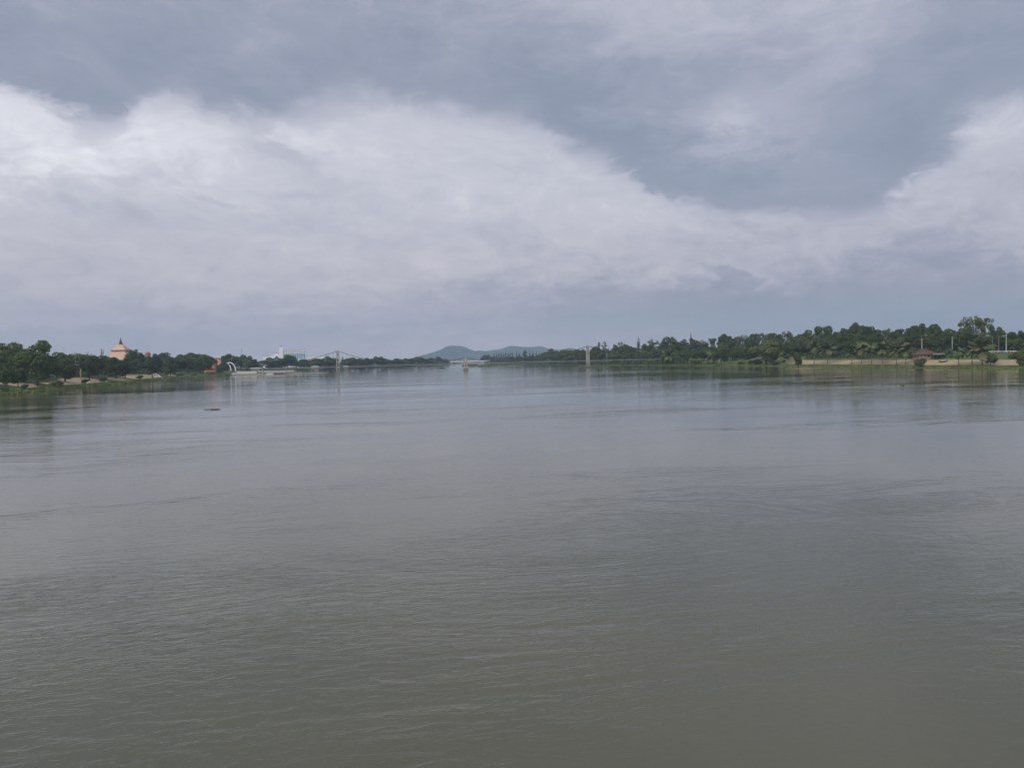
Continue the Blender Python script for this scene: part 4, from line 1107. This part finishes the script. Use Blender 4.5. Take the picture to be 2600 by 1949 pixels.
# parked cars on the left road
def car(px, py, label, body, rz):
    p = at_base(px, py, -1)
    t = thing('parked_car', label, 'car', (p.x, p.y, p.z), rz, 'cars parked on the left bank road')
    prof = [(-2.1, .35), (-2.15, .8), (-1.9, .95), (-1.15, 1.0), (-.55, 1.48), (.75, 1.5), (1.45, 1.02), (2.05, .9), (2.15, .6), (2.1, .35)]
    m_ = MB(); n = len(prof)
    vs_ = [(x, -.85 + (.12 if z > 1.1 else 0), z) for x, z in prof] + [(x, .85 - (.12 if z > 1.1 else 0), z) for x, z in prof]
    m_.add(vs_, [tuple(range(n))[::-1], tuple(range(n, 2 * n))] + [(i, (i + 1) % n, n + (i + 1) % n, n + i) for i in range(n)]).obj('body', body, t)
    for sy in (-1, 1): MB().add([(-1.0, sy * .80, 1.05), (1.2, sy * .80, 1.05), (.65, sy * .76, 1.42), (-.5, sy * .76, 1.42)], [(0, 1, 2, 3)]).obj('side_window', 'car_glass', t)
    MB().add([(-1.18, -.7, 1.03), (-1.18, .7, 1.03), (-.6, .62, 1.46), (-.6, -.62, 1.46)], [(0, 1, 2, 3)]).obj('windscreen', 'car_glass', t)
    for x in (-1.35, 1.35):
        for sy in (-1, 1): MB().tube([(x, sy * .68, .32), (x, sy * .88, .32)], .32, 12).obj('wheel', 'rubber', t)
car(33, 957, 'grey car parked under the leftmost trees', 'car_grey', .3)
car(112, 955, 'white car parked on the left bank above the sand, left of two', 'car_white', 1.2)
car(126, 956, 'white car seen end-on beside the other white car', 'car_white', 1.5)

# ------------------------------------------------------------------ right bank objects
p = at_base(2346, 911, 1); s = p.y / FPX; zz = lambda py: ztop(2346, py, p.y) - p.z
t = thing('pavilion', 'open pavilion with dark red hipped roof on the levee above the sand', 'pavilion', (p.x, p.y, p.z), .12)
wR = 54 * s
MB().box((0, 0, .15), (wR * .86, wR * .5, .9)).obj('platform', 'terracotta', t)
for k in range(5):
    for sy in (-1, 1): MB().box((-wR * .36 + k * wR * .18, sy * wR * .2, (zz(899.8)) / 2), (.32, .32, zz(899.8))).obj('post', 'pale_wall', t)
MB().box((0, 0, 1.35), (wR * .62, wR * .28, 1.6)).obj('counter', 'pale_wall', t)
rf = MB().hip((0, 0, zz(900)), (wR, wR * .62), zz(890) - zz(900), (wR * .42, wR * .12), 0, .25).obj('roof', 'roof_red', t)
MB().hip((-.4, 0, zz(890) + .3), (wR * .46, wR * .17), zz(887.8) - zz(890), (wR * .34, .2), 0, .2).obj('ridge_roof', 'roof_red', t)
p2 = at_base(2384, 909, 1); zz = lambda py: ztop(2384, py, p2.y) - p2.z
t = thing('lean_to_shed', 'low dark shed joined to the right of the red pavilion', 'shed', (p2.x, p2.y, p2.z - .1), .12)
MB().hip((0, 0, zz(899.5)), (22 * s, 4.5), .5, (21 * s, 3), 0, .2).obj('roof', 'roof_grey', t)
for sx in (-1, 0, 1):
    for sy in (-1, 1): MB().box((sx * 10 * s, sy * 1.8, zz(899.5) / 2), (.22, .22, zz(899.5))).obj('post', 'bark', t)
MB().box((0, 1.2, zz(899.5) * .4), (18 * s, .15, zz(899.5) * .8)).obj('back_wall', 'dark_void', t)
# beached boat
p = at_base(2395, 920, 1)
t = thing('beached_boat', 'long narrow reddish wooden boat drawn up on the sand', 'boat', (p.x, p.y, p.z), .08)
mb = MB(); N = 12; LB = 25 * p.y / FPX
for i in range(N + 1):
    u = i / N * 2 - 1; hw = .62 * (1 - abs(u) ** 2.6) + .02; up_ = .55 * abs(u) ** 2.2
    mb.v += [(u * LB / 2, -hw, .72 + up_), (u * LB / 2, -hw * .6, .08 + up_ * .5), (u * LB / 2, hw * .6, .08 + up_ * .5), (u * LB / 2, hw, .72 + up_), (u * LB / 2, hw * .8, .68 + up_), (u * LB / 2, hw * .5, .2 + up_ * .5), (u * LB / 2, -hw * .5, .2 + up_ * .5), (u * LB / 2, -hw * .8, .68 + up_)]
for i in range(N):
    for k in range(8): mb.f.append((i * 8 + k, i * 8 + (k + 1) % 8, i * 8 + 8 + (k + 1) % 8, i * 8 + 8 + k)); mb.mi.append(0)
mb.f += [tuple(range(8))[::-1], tuple(N * 8 + k for k in range(8))]; mb.mi += [0, 0]
mb.obj('hull', 'boat_wood', t)
for u in (-.45, 0, .45): MB().box((u * LB / 2, 0, .62), (.28, 1.0, .06)).obj('thwart', 'driftwood', t)
# concrete power poles
def pole(px, top, o, label):
    p = at_offset(px, 1, o); H = ztop(px, top, p.y) - p.z
    t = thing('power_pole', label, 'pole', (p.x, p.y, p.z), .5, 'concrete power poles on the right levee')
    MB().box((0, 0, H / 2 - .3), (.50, .42, H + .6), 0, 0, .62).obj('shaft', 'concrete', t)
    MB().box((0, 0, H - .5), (1.9, .14, .16)).obj('crossarm', 'steel', t)
    for k in (-.8, -.3, .3, .8): MB().tube([(k, 0, H - .42), (k, 0, H - .15)], [.07, .05], 6).obj('insulator', 'white_paint', t)
for px, top, lab in ((2244, 866, 'slim concrete pole rising out of the wood above the palms'), (2341, 861, 'concrete pole directly behind the red pavilion'), (2418, 855, 'concrete pole between the red pavilion and the biggest palm'), (2555, 848, 'tallest concrete pole close to the photo right edge')):
    pole(px, top, 47, lab)
def lamp(px, top, o, arms, label):
    p = at_offset(px, 1, o); H = ztop(px, top, p.y) - p.z
    t = thing('street_lamp', label, 'street lamp', (p.x, p.y, p.z), 0.0, 'street lamps on the right levee road')
    MB().tube([(0, 0, -.2), (0, 0, H - .5)], [.13, .08], 8).obj('post', 'steel', t)
    for a in arms:
        am = MB().tube([(0, 0, H - .55), (a * .9, 0, H - .15), (a * 2.3, 0, H)], .06, 6).obj('arm', 'steel', t)
        MB().box((a * 2.8, 0, H + .02), (1.3, .34, .2)).obj('lamp_head', 'white_paint', am)
lamp(2340, 851, 52, (1,), 'street lamp with one white arm over the red pavilion')
lamp(2520, 852, 52, (-1,), 'street lamp whose arm points left, below the tall airy trees')
lamp(2536, 853, 56, (1,), 'thin street lamp whose arm points right, by the tallest pole')
# guard rail
pts = [at_offset(x, 1, 45.5) for x in np.arange(2398, 2640, 8.0)]
t = thing('guard_rail', 'long white road guard rail along the top of the levee', 'guard rail', pts[0])
O = pts[0]
MB().tube([q - O + Vector((0, 0, .75)) for q in pts], .20, 4).obj('rail', 'white_paint', t)
for q in pts: MB().box(tuple(q - O + Vector((0, .1, .3))), (.16, .16, .95)).obj('post', 'white_paint', t)
# levee road
rd = MB(); ys = np.arange(330, 700, 10.0)
for y in ys:
    for o in (47.5, 55.5): rd.v.append((shore(1, y) + o, y, land_o(1, o, y) + .16))
for i in range(len(ys) - 1): rd.f.append((i * 2, i * 2 + 1, i * 2 + 3, i * 2 + 2)); rd.mi.append(0)
struct(rd.obj('road', 'asphalt'))
# orange awning
p = at_base(1786, 914, 1); s = p.y / FPX
t = thing('awning_stall', 'stall with bright orange tarpaulin roof among the right bank trees', 'stall', (p.x, p.y, p.z))
z2 = ztop(1786, 908, p.y) - p.z
MB().add([(-6 * s, -1.2, z2 - .5), (6 * s, -1.2, z2 - .1), (6 * s, 1.6, z2 + .7), (-6 * s, 1.6, z2 + .3), (-6 * s, -1.2, z2 - .6), (6 * s, -1.2, z2 - .2), (6 * s, 1.6, z2 + .6), (-6 * s, 1.6, z2 + .2)], [(0, 1, 2, 3), (7, 6, 5, 4), (0, 4, 5, 1), (1, 5, 6, 2), (2, 6, 7, 3), (3, 7, 4, 0)]).obj('tarpaulin', 'tarp_orange', t)
for sx in (-1, 1):
    for yy, zq in ((-1.1, z2 - .2 if sx > 0 else z2 - .6), (1.5, z2 + .5 if sx > 0 else z2 + .1)): MB().tube([(sx * 5.6 * s, yy, -.2), (sx * 5.6 * s, yy, zq)], .06, 5).obj('post', 'steel', t)

# ------------------------------------------------------------------ things in the water
def buoy(px, py, h, label, r=.12):
    p = ground(px, py)
    t = thing('marker_post', label, 'marker', (p.x, p.y, 0), 0, 'marker posts in the river')
    MB().tube([(0, 0, -1.0), (0, 0, h)], [r, r * .8], 6).obj('post', 'concrete_dark', t); MB().box((0, 0, h), (r * 4, r * 4, .3)).obj('cap', 'concrete', t)
for px, py, h, lab in ((834, 947.5, 1.8, 'marker post between promenade tip and left pylon'), (884, 949, 1.3, 'marker post in the water just right of the left pylon'), (893, 948.5, 1.5, 'second marker post right of the left pylon'),
                       (1478, 932, 1.2, 'marker post left of the pink pylon base'), (1533, 932, 1.2, 'marker post right of the pink pylon base')):
    buoy(px, py, h, lab, .2)
p = ground(1123, 934.5)
t = thing('small_boat', 'tiny dark boat with a standing pole far out in midstream', 'boat', (p.x, p.y, 0), .1)
mb = MB(); N = 8
for i in range(N + 1):
    u = i / N * 2 - 1; hw = .7 * (1 - abs(u) ** 2.5) + .03
    mb.v += [(u * 3, -hw, .6 + .3 * u * u), (u * 3, -hw * .5, -.25), (u * 3, hw * .5, -.25), (u * 3, hw, .6 + .3 * u * u)]
for i in range(N):
    for k in range(4): mb.f.append((i * 4 + k, i * 4 + (k + 1) % 4, i * 4 + 4 + (k + 1) % 4, i * 4 + 4 + k)); mb.mi.append(0)
mb.f += [(3, 2, 1, 0), tuple(N * 4 + k for k in range(4))]; mb.mi += [0, 0]
mb.obj('hull', 'dark_void', t); MB().tube([(.5, 0, .1), (.5, 0, 3.4)], .12, 5).obj('pole', 'bark', t)
# driftwood raft
p = ground(544, 1039.5); rr = random.Random(3)
t = thing('driftwood', 'clump of brown driftwood logs and twigs floating on the open river', 'driftwood', (p.x, p.y, 0), .05)
for k in range(9):
    a = rr.uniform(-.25, .25); L = rr.uniform(.7, 1.7); x = rr.uniform(-.6, .9); y = rr.uniform(-.4, .4); z = rr.uniform(-.03, .14)
    dxv = Vector((math.cos(a), math.sin(a), rr.uniform(-.05, .08))) * L / 2
    MB().tube([Vector((x, y, z)) - dxv, Vector((x, y, z + .04)), Vector((x, y, z)) + dxv], [.07, .11, .05], 6).obj('log', 'driftwood', t)
tw = MB()
for k in range(60):
    q = Vector((rr.uniform(-2.4, 1.5), rr.uniform(-.5, .5), rr.uniform(0, .15)))
    tw.tube([q, q + Vector((rr.uniform(-.6, .6), rr.uniform(-.3, .3), rr.uniform(0, .22)))], [.03, .012], 3)
struct(tw.obj('twig', 'driftwood', t), 'stuff')
p = ground(2290, 980)
t = thing('floating_branch', 'small dark leafy branch drifting before the sand beach', 'branch', (p.x, p.y, 0), .3)
m_ = MB(); m_.tube([(-.9, 0, -.05), (-.2, .05, .12), (.5, 0, .05), (1.0, -.1, -.05)], [.05, .07, .05, .02], 6)
for k in range(7): m_.tube([(-.2 + .15 * k, 0, .1), (-.4 + .25 * k, rr.uniform(-.3, .3), rr.uniform(.3, .75))], [.035, .012], 4)
m_.obj('stem', 'driftwood', t)
P = rs.normal(size=(60, 3)) * np.array([.55, .25, .16]) + np.array([.1, 0, .42]); V, Fc = leaves(P, rs.normal(size=P.shape), .12, rs)
lf = link('leaf_clump', np_mesh('leaf_clump', V, Fc, 'under_leaf'), t)
# drifting weed line by the right pylon
wd = []
for _ in range(900):
    x = rs.uniform(1452, 1545); q = ground(x, 932.2 + rs.normal() * .35 + (0.6 if rs.rand() < .3 else 0)); wd.append((q.x, q.y, rs.uniform(0.02, .25)))
scatter_mesh('floating_weed', wd, .6, 'weed_leaf', rs, 'line of floating weed caught around the pink pylon base', 'weed', 2.0)

# ------------------------------------------------------------------ haze
hz = MB().box((0, 4200, 202), (16400, 9800, 416)).obj('haze', 'white_paint')
hm = bpy.data.materials.new('haze_air'); hm.use_nodes = True; q = NT(hm.node_tree)
o = q.n('ShaderNodeOutputMaterial'); pv = q.n('ShaderNodeVolumePrincipled'); q.t.links.new(pv.outputs[0], o.inputs['Volume'])
pv.inputs['Color'].default_value = (.60, .79, 1.0, 1); pv.inputs['Density'].default_value = 1.3e-4; pv.inputs['Anisotropy'].default_value = .1
hz.data.materials.clear(); hz.data.materials.append(hm); struct(hz, 'stuff', 'thin bluish haze filling the air over the river', 'haze')
